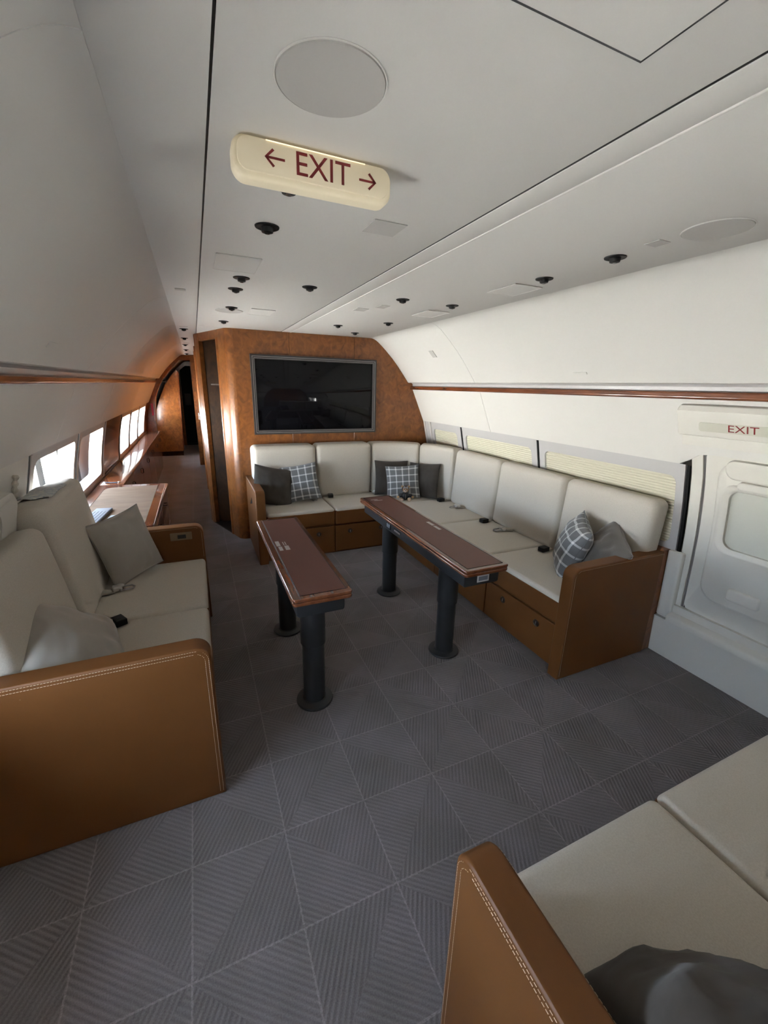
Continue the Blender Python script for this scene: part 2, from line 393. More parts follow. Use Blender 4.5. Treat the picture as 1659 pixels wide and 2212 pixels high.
def panel_hole(y0, y1, z0, z1, h, xf_, sgn, depth=0.06, rings=6, back=True, lip=0.0):
    H, O = hole_ring(y0, y1, z0, z1, h); n = len(H); V = []; F = []
    for k in range(rings+1):
        t = k/rings
        for a, b in zip(O, H):
            y, z = a[0]+(b[0]-a[0])*t, a[1]+(b[1]-a[1])*t; V.append((sgn*xf_(z), y, z))
    for d in ([depth] if back else []):
        for b in H: V.append((sgn*(xf_(b[1])+d), b[0], b[1]))
    R = rings+1+(1 if back else 0)
    for k in range(R-1):
        for i in range(n): F.append((k*n+i, k*n+(i+1) % n, (k+1)*n+(i+1) % n, (k+1)*n+i))
    # outer return
    o = len(V)
    for a in O: V.append((sgn*(xf_(a[1])+0.012), a[0], a[1]))
    for i in range(n): F.append((i, (i+1) % n, o+(i+1) % n, o+i))
    return V, F
def pane_mesh(h, xf_, sgn, off, rings=4):
    H, _ = hole_ring(h[0]-.1, h[1]+.1, h[2]-.1, h[3]+.1, h); cy_, cz = (h[0]+h[1])/2, (h[2]+h[3])/2; n = len(H); V = []; F = []
    for d in (0, 0.004):
        for k in range(rings+1):
            t = k/rings if k else 0.02
            for p in H:
                y, z = cy_+(p[0]-cy_)*t, cz+(p[1]-cz)*t; V.append((sgn*(xf_(z)+off+d), y, z))
    R = rings+1
    for l in range(2):
        for k in range(rings):
            for i in range(n): F.append(((l*R+k)*n+i, (l*R+k)*n+(i+1) % n, (l*R+k+1)*n+(i+1) % n, (l*R+k+1)*n+i))
        F.append([l*R*n+i for i in range(n)])
    for i in range(n): F.append((rings*n+i, rings*n+(i+1) % n, (R+rings)*n+(i+1) % n, (R+rings)*n+i))
    return V, F
def sheet(y0, y1, zlo, zhi, sgn, off=0.0, t=0.012, ny=1, nz=8, zb=None):
    """curved wall panel between heights, following the side-wall profile; zb(y) = lower edge."""
    V = []; F = []
    for d in (0, t):
        for i in range(ny+1):
            y = y0+(y1-y0)*i/ny; lo = zb(y) if zb else zlo
            for k in range(nz+1):
                z = lo+(zhi-lo)*k/nz; V.append((sgn*(xz(z)+off+d), y, z))
    n1 = nz+1; o = (ny+1)*n1
    for l in (0, o):
        for i in range(ny):
            for k in range(nz): F.append((l+i*n1+k, l+(i+1)*n1+k, l+(i+1)*n1+k+1, l+i*n1+k+1))
    for i in range(ny):
        for k in (0, nz): F.append((i*n1+k, (i+1)*n1+k, o+(i+1)*n1+k, o+i*n1+k))
    for k in range(nz):
        for i in (0, ny): F.append((i*n1+k, i*n1+k+1, o+i*n1+k+1, o+i*n1+k))
    return V, F
def plain(b): return lattice(*b, 0.0005, 1, 1)
# floor
fl = sroot('floor')
ob('carpet', plain((-2.0, 2.0, Y0, YE+1, -0.06, 0.0)), carpet, fl)
# ceiling
ce = sroot('ceiling', (0, 0, 2.09))
ob('center_panel', plain((-0.7525, -0.0035, Y0, YB, 2.09, 2.10)), ceilm, ce)
ob('service_strip', plain((0.0055, 0.0885, Y0, YB, 2.089, 2.10)), ceilm, ce)
hb('strip_bead', (0.0885, 0.0965, Y0, YB, 2.086, 2.10), white, ce, 0.003)
ob('right_panel', plain((0.0965, 0.93, Y0, YB, 2.09, 2.10)), ceilm, ce)
ob('hall_panel', plain((-0.7525, -0.42, YB+.0005, YE, 2.09, 2.10)), ceilm, ce)
ob('dark_backing', plain((-0.95, 0.95, Y0, YE, 2.103, 2.11)), liner, ce)
ob('roof_skin', plain((-2.1, 2.1, Y0-.1, YE+1, 2.2, 2.25)), outerm, ce)
ob('edge_panel', plain((-0.93, -0.7575, Y0, YE, 2.09, 2.10)), ceilm, ce)
for x_ in (-0.755, 0.001): ob('seam_gasket', plain((x_-.0038, x_+.0038, Y0, YB-.001, 2.0912, 2.10)), black, ce)
# curved upper side-wall panels, split at the seams
wl, wr = sroot('wall_left'), sroot('wall_right')
for a, b in ((Y0, -1.0), (-0.997, 0.9), (0.903, 3.088), (3.091, 4.48), (4.483, 6.6), (6.603, 9.12), (9.2, YE)):
    ob('upper_panel', strip(UP, a, b, 0.012, -1), white, wl, angle=30)
for a, b in ((Y0, -1.0), (-0.997, 3.128), (3.131, YB+0.02)):
    ob('upper_panel', strip(UP, a, b, 0.012, 1), white, wr, angle=30)
for s, r_, yy in ((-1, wl, YE), (1, wr, YB+0.02)):
    ob('dark_backing', strip([(p[0]+0.016, p[1]+0.016) for p in UP], Y0, yy, 0.006, s), liner, r_)
    ob('shadow_cove', strip([(1.45, 1.648), (1.464, 1.636), (1.468, 1.61)], Y0, yy, 0.006, s), winp, r_)
for a, b in ((Y0, 0.9), (0.903, 3.088), (3.091, 4.48), (4.483, 6.6), (6.603, 9.12), (9.2, YE)):
    ob('valance_panel', sheet(a, b, 1.222, 1.577, -1, 0, 0.014), white, wl)
def vzb(y): return 1.222 if (y > 1.40 or y < 0.43) else (1.30 if y < 1.27 else 1.222+0.078*math.sqrt(max(0, 1-((y-1.27)/0.13)**2)))
ob('valance_panel', sheet(Y0, 3.128, 1.222, 1.577, 1, 0, 0.014, 120, 6, vzb), white, wr)
ob('valance_panel', sheet(3.131, YB+.02, 1.222, 1.577, 1, 0, 0.014), white, wr)
ob('lower_panel', sheet(Y0, YE, 0.0, 0.70, -1, 0, 0.02), winp, wl)
ob('lower_panel', sheet(1.385, YB, 0.0, 0.70, 1, 0.004, 0.02), winp, wr)
ob('lower_panel', sheet(Y0, 0.42, 0.0, 0.70, 1, 0, 0.02), winp, wr)
hb('wood_dado', (1.66, 1.742, 1.432, YB-.01, 0.0, 0.695), burl, wr, 0.004)
# wooden hand rails
def rail(name, sgn, a, b):
    P = [(1.474, 1.613), (1.447, 1.613), (1.440, 1.609), (1.437, 1.602), (1.439, 1.596), (1.437, 1.590), (1.437, 1.583), (1.441, 1.577), (1.448, 1.575), (1.474, 1.575)]
    return tag(ob(name, prism([(sgn*p[0], p[1]) for p in P], a, b, 'y'), redwood, None, angle=50), None, None, None, 'structure')
rail('trim_1', 1, Y0, YB); rail('trim_2', -1, Y0, YA-.02)
# outer fuselage skin with the small aircraft windows
XO = 1.90
for s, r_ in ((-1, wl), (1, wr)):
    ob('outer_skin', plain(tuple(sorted((s*XO, s*(XO+.05)))) + (Y0-.1, YE+1, -0.1, 0.66)), outerm, r_)
    ob('outer_skin', plain(tuple(sorted((s*XO, s*(XO+.05)))) + (Y0-.1, YE+1, 1.24, 2.25)), outerm, r_)
def skin_piece(sgn, y0, y1, hole, parent):
    if hole is None: ob('outer_skin', plain(tuple(sorted((sgn*XO, sgn*(XO+.05))))+(y0, y1, 0.66, 1.24)), outerm, parent)
    else: ob('outer_skin', panel_hole(y0, y1, 0.66, 1.24, hole, lambda z: XO, sgn, 0.05, 3), revealm, parent)
# ---- window panels
WN = [0]
def window(sgn, y0, y1, hole, open_=True, drawn=0.0):
    WN[0] += 1; wroot = sroot('window_%d' % WN[0], (sgn*1.68, (y0+y1)/2, 0.70))
    ob('frame', panel_hole(y0, y1, 0.70, 1.226, hole, xz, sgn, 0.10), winp, wroot, angle=45)
    if open_:
        ob('inner_pane', pane_mesh(hole, xz, sgn, 0.025), pane, wroot)
        c = (y0+y1)/2; q = (y1-y0)/2
        for a, b in ((y0-.015, c), (c, y1+.015)):
            m_ = (a+b)/2; hw = (b-a)/2-.065
            skin_piece(sgn, a, b, (m_-hw, m_+hw, 0.73, 1.17, 0.14), wroot)
        if drawn: ob('pleated_shade', sheet(hole[0]-.005, hole[1]+.005, hole[3]-drawn, hole[3]+.005, sgn, 0.012, 0.006), shade, wroot)
        portal('daylight_portal', (sgn*(XO+.07), c, 0.95), 0.46, (y1-y0)-.1, (-sgn, 0, 0))
    else:
        skin_piece(sgn, y0-.015, y1+.015, None, wroot)
        # pleated shade, drawn down
        V = []; F = []; n = 0; z = hole[2]; dz = 0.0085; k = 0
        while z <= hole[3]+1e-6:
            V += [(sgn*(xz(z)+0.012+(0.006 if k % 2 else 0)), hole[0]-.01, z), (sgn*(xz(z)+0.012+(0.006 if k % 2 else 0)), hole[1]+.01, z)]; k += 1; z += dz
        F = [(2*i, 2*i+1, 2*i+3, 2*i+2) for i in range(k-1)]
        ob('pleated_shade', (V, F), shade, wroot, angle=10)
    return wroot
def gasket(sgn, y, parent, z0=0.70, z1=1.222, wd=0.012, side=1):
    ob('gasket', sheet(y-wd/2, y+wd/2, z0, z1, sgn, -0.001, 0.012), black, parent)
    ob('edge_bead', sheet(y+side*(wd/2+.0125)-.0125, y+side*(wd/2+.0125)+.0125, z0, z1, sgn, -0.006, 0.014), winp, parent)
for a, b in ((2.655, 3.655), (3.685, 4.70), (5.73, 6.58), (6.61, 7.55), (7.58, 8.56), (0.30, 1.33), (-0.76, 0.27), (-1.82, -0.79), (-2.88, -1.85), (9.30, 10.25)):
    window(-1, a, b, (a+.07, b-.05, 0.745, 1.178, 0.06), a > 0, 0.06 if a == 0.30 else 0.0)
for y in (2.64, 3.67, 4.715, 5.715, 6.595, 7.565, 1.345, 0.285, -0.775, -1.835):
    gasket(-1, y, wl)
hb('gloss_panel', (-1.70, -1.60, 0, 0, 0, 0), redwood, wl) if False else ob('gloss_panel', sheet(4.735, 5.705, 0.70, 1.222, -1, 0, 0.012), redwood, wl)
skin_piece(-1, 4.715, 5.715, None, wl); skin_piece(-1, 8.575, 9.29, None, wl); skin_piece(-1, 10.26, YE+1, None, wl); skin_piece(-1, 1.345, 2.64, None, wl); skin_piece(-1, Y0-.1, -2.89, None, wl)
ob('end_panel', sheet(8.575, 9.12, 0.70, 1.222, -1, 0, 0.012), burl, wl); ob('end_panel', sheet(Y0, -2.895, 0.70, 1.222, -1, 0, 0.012), winp, wl); ob('end_panel', sheet(10.265, YE, 0.70, 1.222, -1, 0, 0.012), winp, wl)
window(1, 1.405, 2.525, (1.45, 2.47, 0.73, 1.150, 0.045), False)
window(1, 2.555, 3.605, (2.615, 3.555, 0.73, 1.150, 0.045), False)
window(1, 3.635, 4.23, (3.71, 4.19, 0.73, 1.150, 0.045), False)
for y in (2.54, 3.62): gasket(1, y, wr)
ob('edge_bead', sheet(4.24, 4.262, 0.70, 1.222, 1, -0.01, 0.016), white, wr); ob('end_panel', sheet(4.235, YB, 0.70, 1.222, 1, 0, 0.012), winp, wr); ob('edge_bead', sheet(4.36, 4.382, 0.70, 1.222, 1, -0.01, 0.016), white, wr)
ob('gasket', sheet(1.381, 1.396, 0.69, 1.222, 1, -0.001, 0.014), black, wr)
skin_piece(1, 4.245, YE+1, None, wr)
for a, b in ((-0.80, 0.27), (-1.86, -0.83), (-2.92, -1.89)): window(1, a, b, (a+.06, b-.06, 0.745, 1.178, 0.06), a < -1)
skin_piece(1, Y0-.1, -2.93, None, wr); skin_piece(1, 0.28, 1.39, None, wr)
ob('end_panel', sheet(Y0, -2.935, 0.70, 1.222, 1, 0, 0.012), winp, wr); ob('end_panel', sheet(0.285, 0.452, 0.70, 1.31, 1, 0.003, 0.012), winp, wr)
for y in (-0.815, -1.875): gasket(1, y, wr)
# rear wall behind the viewer and the closing ends
wb = sroot('wall_rear'); ob('rear_panel', plain((-1.95, 1.95, Y0-.06, Y0, 0, 2.2)), burl, wb)
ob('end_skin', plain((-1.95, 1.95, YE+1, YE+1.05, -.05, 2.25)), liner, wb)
# ---- tv bulkhead, rounded corner post, chamfered doorway
wf = sroot('wall_front', (0.6, YB, 0))
def wallx(z):
    if z >= 2.09: return 0.93
    if z > 1.648: return float(np.interp(z, [p[1] for p in reversed(UP[:-1])], [p[0] for p in reversed(UP[:-1])]))
    return xz(min(z, 1.575))
def bulk_panel(x0, x1):
    if x1 is not None: P = [(x0, 0), (x1, 0), (x1, 2.09), (x0, 2.09)]
    else:
        P = [(x0, 0)] + [(wallx(z)+.008, z) for z in (0, 0.3, 0.5, 0.7, 0.85, 1.0, 1.222, 1.4, 1.575, 1.647)] + [(p[0]+.004, p[1]+.002) for p in reversed(UP[:-2])] + [(x0, 2.092)]
    return prism(P, YB, YB+0.03, 'y', 0.0015, 1)
ob('veneer_panel', bulk_panel(-0.455, 0.0715), burl, wf); ob('veneer_panel', bulk_panel(0.0735, 0.756), burl, wf); ob('veneer_panel', bulk_panel(0.758, None), burl, wf)
ob('dark_backing', plain((-0.44, 1.9, YB+.031, YB+.05, 0, 2.1)), liner, wf)
post = [(-0.455, YB)] + [(-0.455-0.085*math.sin(math.radians(a)), YB+0.085-0.085*math.cos(math.radians(a))) for a in (15, 30, 45, 60, 71)] + [(-0.579, 4.60), (-0.53, 4.62), (-0.44, 4.47), (-0.44, YB+.03)]
ob('corner_post', prism(post, 0, 2.09, 'z'), burl, wf, angle=25)
ob('door_jamb', prism([(-0.579, 4.60), (-0.590, 4.612), (-0.598, 4.64), (-0.57, 4.65), (-0.545, 4.61)], 0, 2.02, 'z'), burl, wf)
ob('door_jamb', prism([(-0.742, 5.07), (-0.757, 5.105), (-0.775, 5.16), (-0.777, 5.20), (-0.74, 5.20), (-0.70, 5.09)], 0, 2.09, 'z', 0), burl, wf)
ob('door_header', prism([(-0.572, 4.59), (-0.757, 5.12), (-0.72, 5.13), (-0.54, 4.60)], 2.012, 2.09, 'z'), burl, wf)
ob('door_sill', prism([(-0.579, 4.60), (-0.755, 5.10), (-0.2, 5.3), (-0.2, 4.5)], 0.0, 0.012, 'z'), black, wf)
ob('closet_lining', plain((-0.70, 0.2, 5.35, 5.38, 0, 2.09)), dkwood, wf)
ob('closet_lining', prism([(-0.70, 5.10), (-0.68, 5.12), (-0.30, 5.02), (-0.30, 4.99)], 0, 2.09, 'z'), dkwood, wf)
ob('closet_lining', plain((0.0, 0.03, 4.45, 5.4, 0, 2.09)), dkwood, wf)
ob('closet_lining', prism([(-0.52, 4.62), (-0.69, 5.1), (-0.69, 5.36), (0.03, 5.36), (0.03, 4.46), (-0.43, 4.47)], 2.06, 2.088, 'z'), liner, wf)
ob('closet_rail', tube([(-0.66, 5.0, 1.58), (-0.2, 4.92, 1.58)], 0.008), chrome, wf)
# ---- hall beyond
wh = sroot('wall_hall', (-0.75, 7, 0))
ob('veneer_panel', plain((-0.762, -0.735, 5.2, 6.9, 0, 2.09)), burl, wh); ob('veneer_panel', plain((-0.757, -0.735, 6.903, 8.0, 0, 2.09)), burl, wh); ob('veneer_panel', plain((-0.762, -0.735, 8.003, 9.1, 0, 2.09)), burl, wh); ob('veneer_panel', plain((-0.757, -0.735, 9.2, YE, 0, 2.09)), burl, wh)
for y in (5.2, 6.86, 6.92, 8.0):
    ob('half_round_post', prism([(-0.735, y)]+[(-0.762-.022*math.sin(PI*i/8), y+.03-.03*math.cos(PI*i/8)) for i in range(9)]+[(-0.735, y+.06)], 0, 2.09, 'z'), burl, wh, angle=30)
ob('dark_backing', plain((-0.735, -0.70, 5.2, YE, 0, 2.1)), liner, wh)
ob('door_handle', merge(lattice(-0.80, -0.79, 8.62, 8.66, 0.93, 1.05, .004), lattice(-0.79, -0.762, 8.63, 8.65, 1.0, 1.02, .003)), chrome, wh)
AI = [(-1.547, 0.0), (-1.56, 0.35), (-1.558, 0.6), (-1.545, 0.95), (-1.507, 1.30), (-1.45, 1.46), (-1.361, 1.621), (-1.25, 1.77), (-1.12, 1.91), (-1.044, 1.987), (-0.853, 1.988), (-0.86, 0.0)]
AO = [(-1.79, 0.0), (-1.78, 0.35), (-1.77, 0.6), (-1.73, 0.95), (-1.62, 1.30), (-1.56, 1.46), (-1.46, 1.64), (-1.34, 1.78), (-1.17, 1.96), (-1.03, 2.08), (-0.735, 2.085), (-0.735, 0.0)]
V = []; F = []; n = len(AI)
for y in (9.06, 9.24):
    V += [(x, y, z) for x, z in AI] + [(x, y, z) for x, z in AO]
for i in range(n-1):
    for o in (0, 2*n): F.append((o+i, o+i+1, o+n+i+1, o+n+i))
    F.append((i, i+1, 2*n+i+1, 2*n+i)); F.append((n+i, n+i+1, 3*n+i+1, 3*n+i))
F += [(0, n, 3*n, 2*n), (n-1, 2*n-1, 4*n-1, 3*n-1)]
tag(ob('trim_3', (V, F), burl, None, angle=30), kind='structure')
we = sroot('wall_end', (-1.2, YE, 0))
ob('end_panel', prism([(-1.76, 0), (-1.135, 0), (-1.125, 1.875), (-0.99, 1.985), (-0.87, 1.985), (-0.87, 0), (-0.73, 0), (-0.73, 2.1), (-1.76, 2.1)], YE-.03, YE, 'y'), burl, we)
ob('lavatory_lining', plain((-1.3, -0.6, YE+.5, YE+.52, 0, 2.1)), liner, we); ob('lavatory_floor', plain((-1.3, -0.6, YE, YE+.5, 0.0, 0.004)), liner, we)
hb('notice_holder', (-1.08, -0.93, YE+.49, YE+.5, 1.0, 1.3), gunmetal, we)
# ---- hall closet standing proud of the left wall
cl = thing('hall_closet', 'tall burl wood closet at the far end of the hallway', 'closet', (-1.4, 10.9, 0))
ob('body', prism([(-1.70, 0.1), (-1.18, 0.1), (-1.115, 1.80), (-1.15, 1.84), (-1.27, 1.70), (-1.39, 1.53), (-1.54, 1.22), (-1.66, 0.9)], 10.38, 11.4, 'y', .004), burl, cl, angle=30)
ob('kick_plate', plain((-1.735, -1.19, 10.40, 11.4, 0, 0.1)), dkwood, cl)
ob('edge_trim', prism([(-1.188, 0.12), (-1.166, 0.12), (-1.105, 1.78), (-1.127, 1.815)], 10.365, 10.40, 'y', .003), redwood, cl)
tag(hb('red_reflection', (-1.60, -1.566, 9.052, 9.058, 0.98, 1.20), redlit, None), 'small painted red reflection on the wood hall arch above the credenza', 'placard')  # blurred red reflection in the glossy arch wood, painted on as a thin plate

vl = thing('vestibule_lamp', 'small glowing dome lamp on the ceiling beyond the hall arch', 'lamp', (-0.98, 9.85, 2.09))
ob('dome', lathe([(0.0, -0.035), (0.03, -0.032), (0.055, -0.02), (0.062, -0.004), (0.062, 0.0)], -0.98, 9.85, 2.09, 24), pm('lit_dome', (0.9, 0.88, 0.84), 0.5, emit=(1, 0.95, 0.88), es=60.0), vl)
# ------------------------------------------------------------------ sofas
def arm_poly(front, back, top, r, sgn):
    """2-d outline (u,z): front edge at `front`, towards +u if sgn>0; rounded top front corner."""
    if sgn > 0: return [(back, 0.0), (front, 0.0)] + arc(front-r, top-r, r, 0, 90, 8) + [(back, top)]
    return [(back, 0.0), (front, 0.0)] + [(front+r-(q[0]-(front+r)) if False else 2*(front+r)-q[0], q[1]) for q in arc(front+r, top-r, r, 0, 90, 8)] + [(back, top)]
def stitch_path(front, back, top, r, sgn, ins, z0=0.02):
    P = [(front-sgn*ins, z0)] + [(front-sgn*ins-sgn*((r)-(q[0])), q[1]) for q in []]
    rr = max(r-ins, 0.01); c = (front-sgn*r, top-r)
    P += [(c[0]+sgn*rr*math.cos(math.radians(a)), c[1]+rr*math.sin(math.radians(a))) for a in range(0, 91, 10)]
    P += [(back, top-ins)]
    return P
def dashed(pts, L=0.006, gap=0.0025, rad=0.0007):
    """thread: short stitches along a path"""
    P = [Vector(p) for p in pts]; parts = []; out = []; carry = 0.0
    for a, b in zip(P, P[1:]):
        d = (b-a).length; t = carry
        while t < d:
            e = min(t+L, d)
            if e-t > 0.0015: parts.append(([a.lerp(b, t/d), a.lerp(b, e/d)]))
            t += L+gap
        carry = max(0.0, t-d)
    return merge(*[tube(q, rad, 4) for q in parts])
def arm(parent, axis, lo, hi, front, back, top, r, sgn, stitch_side=None, lines=(0.010, 0.022), name='arm'):
    P = arm_poly(front, back, top, r, sgn)
    a = ob(name, prism(P, lo, hi, axis, 0.010, 3), tan, parent, angle=30, wn=True)
    if stitch_side is not None:
        for ins in lines:
            t = (lo-0.0004 if stitch_side < 0 else hi+0.0004)
            pts = stitch_path(front, back, top, r, sgn, ins)
            w3 = [{'x': (t, p[0], p[1]), 'y': (p[0], t, p[1])}[axis] for p in pts]
            tag(ob('stitching', dashed(w3), stitch, a), kind='stuff')
    return a
def seat(parent, x0, x1, y0, y1, zt=0.462):
    c = cushion('seat_cushion', (x0+.002, x1-.002, y0+.002, y1-.002, 0.292, 0.445), tan, parent, 0.018, mid=2)
    cushion('seat_pad', (x0+.0035, x1-.0035, y0+.0035, y1-.0035, 0.405, zt), cream, c, 0.024, (0, 0, 0.006))
    return c
def back(parent, b, crown, rot=None, pivot=None, r=0.045):
    return cushion('back_cushion', b, cream, parent, r, crown, rot, pivot, mid=8)
def Rx(a): return Matrix.Rotation(math.radians(a), 3, 'X')
def Ry(a): return Matrix.Rotation(math.radians(a), 3, 'Y')
def Rz(a): return Matrix.Rotation(math.radians(a), 3, 'Z')
# left sofa
ls = thing('two_seat_sofa', 'cream two-seat sofa with tan leather arms under the bright left windows', 'sofa', (-1.3, 2.16, 0))
arm(ls, 'y', 1.42, 1.50, -0.866, -1.70, 0.692, 0.055, 1, -1)
fa = arm(ls, 'y', 2.865, 2.945, -0.866, -1.70, 0.692, 0.055, 1, None)
ob('stitching', dashed([(p[0], 2.8646, p[1]) for p in stitch_path(-0.866, -1.45, 0.692, 0.055, 1, 0.012, 0.47)]), stitch, fa)['kind'] = 'stuff'
cp = hb('control_panel', (-1.065, -0.937, 2.860, 2.867, 0.603, 0.655), placard, fa, 0.003); cp.data.materials.clear(); cp.data.materials.append(paneltan)
hb('keypad', (-1.022, -0.972, 2.8575, 2.8615, 0.615, 0.641), gunmetal, cp, 0.001)
hb('base', (-1.68, -0.885, 1.50, 2.865, 0.02, 0.29), tan, ls, 0.006)
for a, b in ((1.50, 2.17), (2.17, 2.865)): seat(ls, -1.46, -0.868, a, b)
back(ls, (-1.58, -1.41, 1.505, 2.165, 0.44, 1.00), (0.012, 0, 0), Ry(-9), (-1.41, 1.83, 0.46))
back(ls, (-1.57, -1.40, 2.17, 2.855, 0.44, 1.075), (0.012, 0, 0), Ry(-8), (-1.40, 2.5, 0.46))
# corner sofa
cs = thing('corner_sofa', 'long cream corner sofa with tan leather drawers below the television', 'sofa', (0.6, 3.6, 0))
arm(cs, 'x', -0.43, -0.347, 3.65, 4.40, 0.692, 0.05, -1, -1, (0.010,))
na = arm(cs, 'y', 1.42, 1.50, 0.925, 1.655, 0.692, 0.055, -1, -1, (0.012,))
hb('base', (-0.345, 1.655, 3.72, 4.40, 0.0, 0.29), tan, cs, 0.004); hb('base', (0.99, 1.655, 1.50, 3.72, 0.0, 0.29), tan, cs, 0.004)
def latch(parent, p, axis):
    d = (0, 1, 0) if axis == 'y' else (1, 0, 0)
    m_ = Matrix.Translation(p) @ Vector(d).to_track_quat('-Z', 'Y').to_matrix().to_4x4()
    k = ob('latch', xf(lathe([(0.0, 0.0), (0.021, 0.0), (0.0235, 0.003), (0.021, 0.007), (0.017, 0.007), (0.015, 0.003), (0.0, 0.003)], 0, 0, 0, 20), m_), dkmetal, parent)
    ob('latch_lever', xf(lattice(-.003, .003, -.011, .011, .003, .008, .002), m_), chrome, k)
for a, b, ks in ((-0.345, 0.306, (0.143,)), (0.308, 0.972, (0.462, 0.80))):
    d = hb('drawer', (a+.002, b-.002, 3.703, 3.722, 0.015, 0.282), tan, cs, 0.005)
    for k in ks: latch(d, (k, 3.702, 0.215), 'y')
for a, b, ks in ((1.50, 2.18, (1.675, 1.99)), (2.184, 2.90, (2.5,)), (2.904, 3.70, (3.2,))):
    d = hb('drawer', (0.974, 0.993, a+.002, b-.002, 0.015, 0.282), tan, cs, 0.005)
    for k in ks: latch(d, (0.973, k, 0.22), 'x')
for a, b in ((-0.345, 0.307), (0.307, 0.970)): seat(cs, a, b, 3.690, 4.22)
seat(cs, 0.970, 1.56, 3.690, 4.22)
for a, b in ((1.502, 2.225), (2.225, 2.945), (2.945, 3.690)): seat(cs, 0.966, 1.56, a, b)
for a, b in ((-0.375, 0.252), (0.258, 0.868)): back(cs, (a, b, 4.15, 4.385, 0.455, 1.012), (0, 0.010, 0.004))
for a, b in ((1.462, 2.125), (2.131, 2.857), (2.863, 3.553)): back(cs, (1.505, 1.655, a, b, 0.455, 1.008), (0.010, 0, 0.004), Ry(4), (1.505, 2, 0.46))
def bent(t0, t1):
    """corner back cushion swept round an ellipse"""
    v, f = lattice(0, 1, -0.21, 0, 0.455, 1.01, 0.03, 4, 8, (0, 0.008, 0.004))
    L = 0.5; out = []
    v2, f2 = lattice(0, L, -0.20, 0, 0.455, 1.01, 0.04, 4, 10, (0, 0.006, 0.003))
    for p in v2:
        th = math.radians(t0+(t1-t0)*(p[0]/L)); rx, ry = 0.637-p[1]*0.75, 0.60-p[1]*1.15
        out.append((0.872+rx*math.cos(th), 3.555+ry*math.sin(th), p[2]))
    return out, f2
ob('back_cushion', bent(89.6, 42.5), cream, cs, angle=80); ob('back_cushion', bent(42, 0.4), cream, cs, angle=80)
# near sofa, lower right of the picture
ns = thing('bench_sofa', 'cream sofa with one tan leather arm in the near right corner', 'sofa', (0.5, 0.15, 0))
arm(ns, 'x', -0.418, -0.338, 0.505, -0.36, 0.692, 0.055, 1, -1)
ob('stitching', dashed([(-0.3376, p[0], p[1]) for p in stitch_path(0.505, -0.3, 0.692, 0.055, 1, 0.008, 0.3)]), stitch, ns.children[0] if ns.children else ns)['kind'] = 'stuff'
arm(ns, 'x', 1.57, 1.65, 0.505, -0.36, 0.692, 0.055, 1, None)
hb('base', (-0.338, 1.57, -0.36, 0.49, 0.02, 0.29), tan, ns, 0.006)
for a, b in ((-0.338, 0.305), (0.305, 0.938), (0.938, 1.57)):
    seat(ns, a, b, -0.14, 0.525)
    back(ns, (a+.002, b-.002, -0.35, -0.13, 0.44, 1.01), (0, 0.01, 0))
# ------------------------------------------------------------------ tables
def table(cx, y0, y1, legs, label, flap_left, extras):
    t = thing('pedestal_table', label, 'table', (cx, (y0+y1)/2, 0), 'narrow pedestal tables in the middle of the lounge')
    hw = 0.137
    top = ob('table_top', prism(rrect(cx-hw, cx+hw, y0, y1, 0.018, 5), 0.7025, 0.720, 'z', 0.006, 3), redwood, t, angle=30, wn=True)
    ob('lower_leaf', prism(rrect(cx-hw+.001, cx+hw-.001, y0+.001, y1-.001, 0.018, 5), 0.682, 0.701, 'z', 0.006, 3), redwood, t, angle=30, wn=True)
    x0 = cx-hw+(0.040 if flap_left else 0.028)
    ob('leather_inlay', prism(rrect(x0, cx+hw-.026, y0+.03, y1-.022, 0.003, 2), 0.7195, 0.7208, 'z', 0.0005, 1), brownhide, top)
    seam = [(x0-.002, y0+.028, .7203), (cx+hw-.024, y0+.028, .7203), (cx+hw-.024, y1-.020, .7203), (x0-.002, y1-.020, .7203)]
    ob('inlay_line', tube(seam, 0.0018, 4, True), black, top)
    if flap_left: ob('hinge_gap', tube([(cx-hw+.0335, y0+.001, .7195), (cx-hw+.0335, y1-.001, .7195)], 0.0016, 4), black, top)
    A = [(cx-.112, 0.682), (cx-.112, 0.612), (cx-.104, 0.603), (cx+.104, 0.603), (cx+.112, 0.612), (cx+.112, 0.682)]
    ap = ob('apron', prism(A, y0+.045, y1-.045, 'y', 0.008, 2), gunmetal, t, angle=30)
    for ly in legs:
        lg = ob('leg', lathe([(0.056, 0.015), (0.056, 0.345), (0.058, 0.352), (0.0625, 0.354), (0.0625, 0.612)], cx-.002, ly, 0, 40), gunmetal, t, angle=30)
        ob('foot_flange', lathe([(0.094, 0.0), (0.096, 0.006), (0.093, 0.013), (0.084, 0.015), (0.062, 0.017), (0.057, 0.022)], cx-.002, ly, 0, 40), gunmetal, lg, angle=30)
    for q in extras['placards']: hb('placard', (q[0], q[1], q[2], q[3], 0.7206, 0.7212), placard, top, 0.0002)
    if extras.get('side'):
        ob('socket_plate', lattice(cx-.1145, cx-.111, 2.52, 2.60, 0.622, 0.668, .001), black, ap)
        ob('socket', lattice(cx-.1155, cx-.113, 2.535, 2.56, 0.630, 0.658, .001), device, ap); ob('socket', lattice(cx-.1155, cx-.113, 2.565, 2.59, 0.630, 0.658, .001), device, ap)
        ob('release_slot', lattice(cx-.1135, cx-.111, 2.36, 2.47, 0.638, 0.660, .001), black, ap); ob('release_bar', lattice(cx-.117, cx-.112, 2.37, 2.46, 0.637, 0.648, .002), chrome, ap)
        e = ob('data_plate', lattice(cx-.03, cx+.045, y0+.0425, y0+.0455, 0.622, 0.662, .0008), placard, ap)
        ob('plate_print', lattice(cx-.022, cx+.036, y0+.0415, y0+.043, 0.630, 0.654, .0004), device, e)
    return t
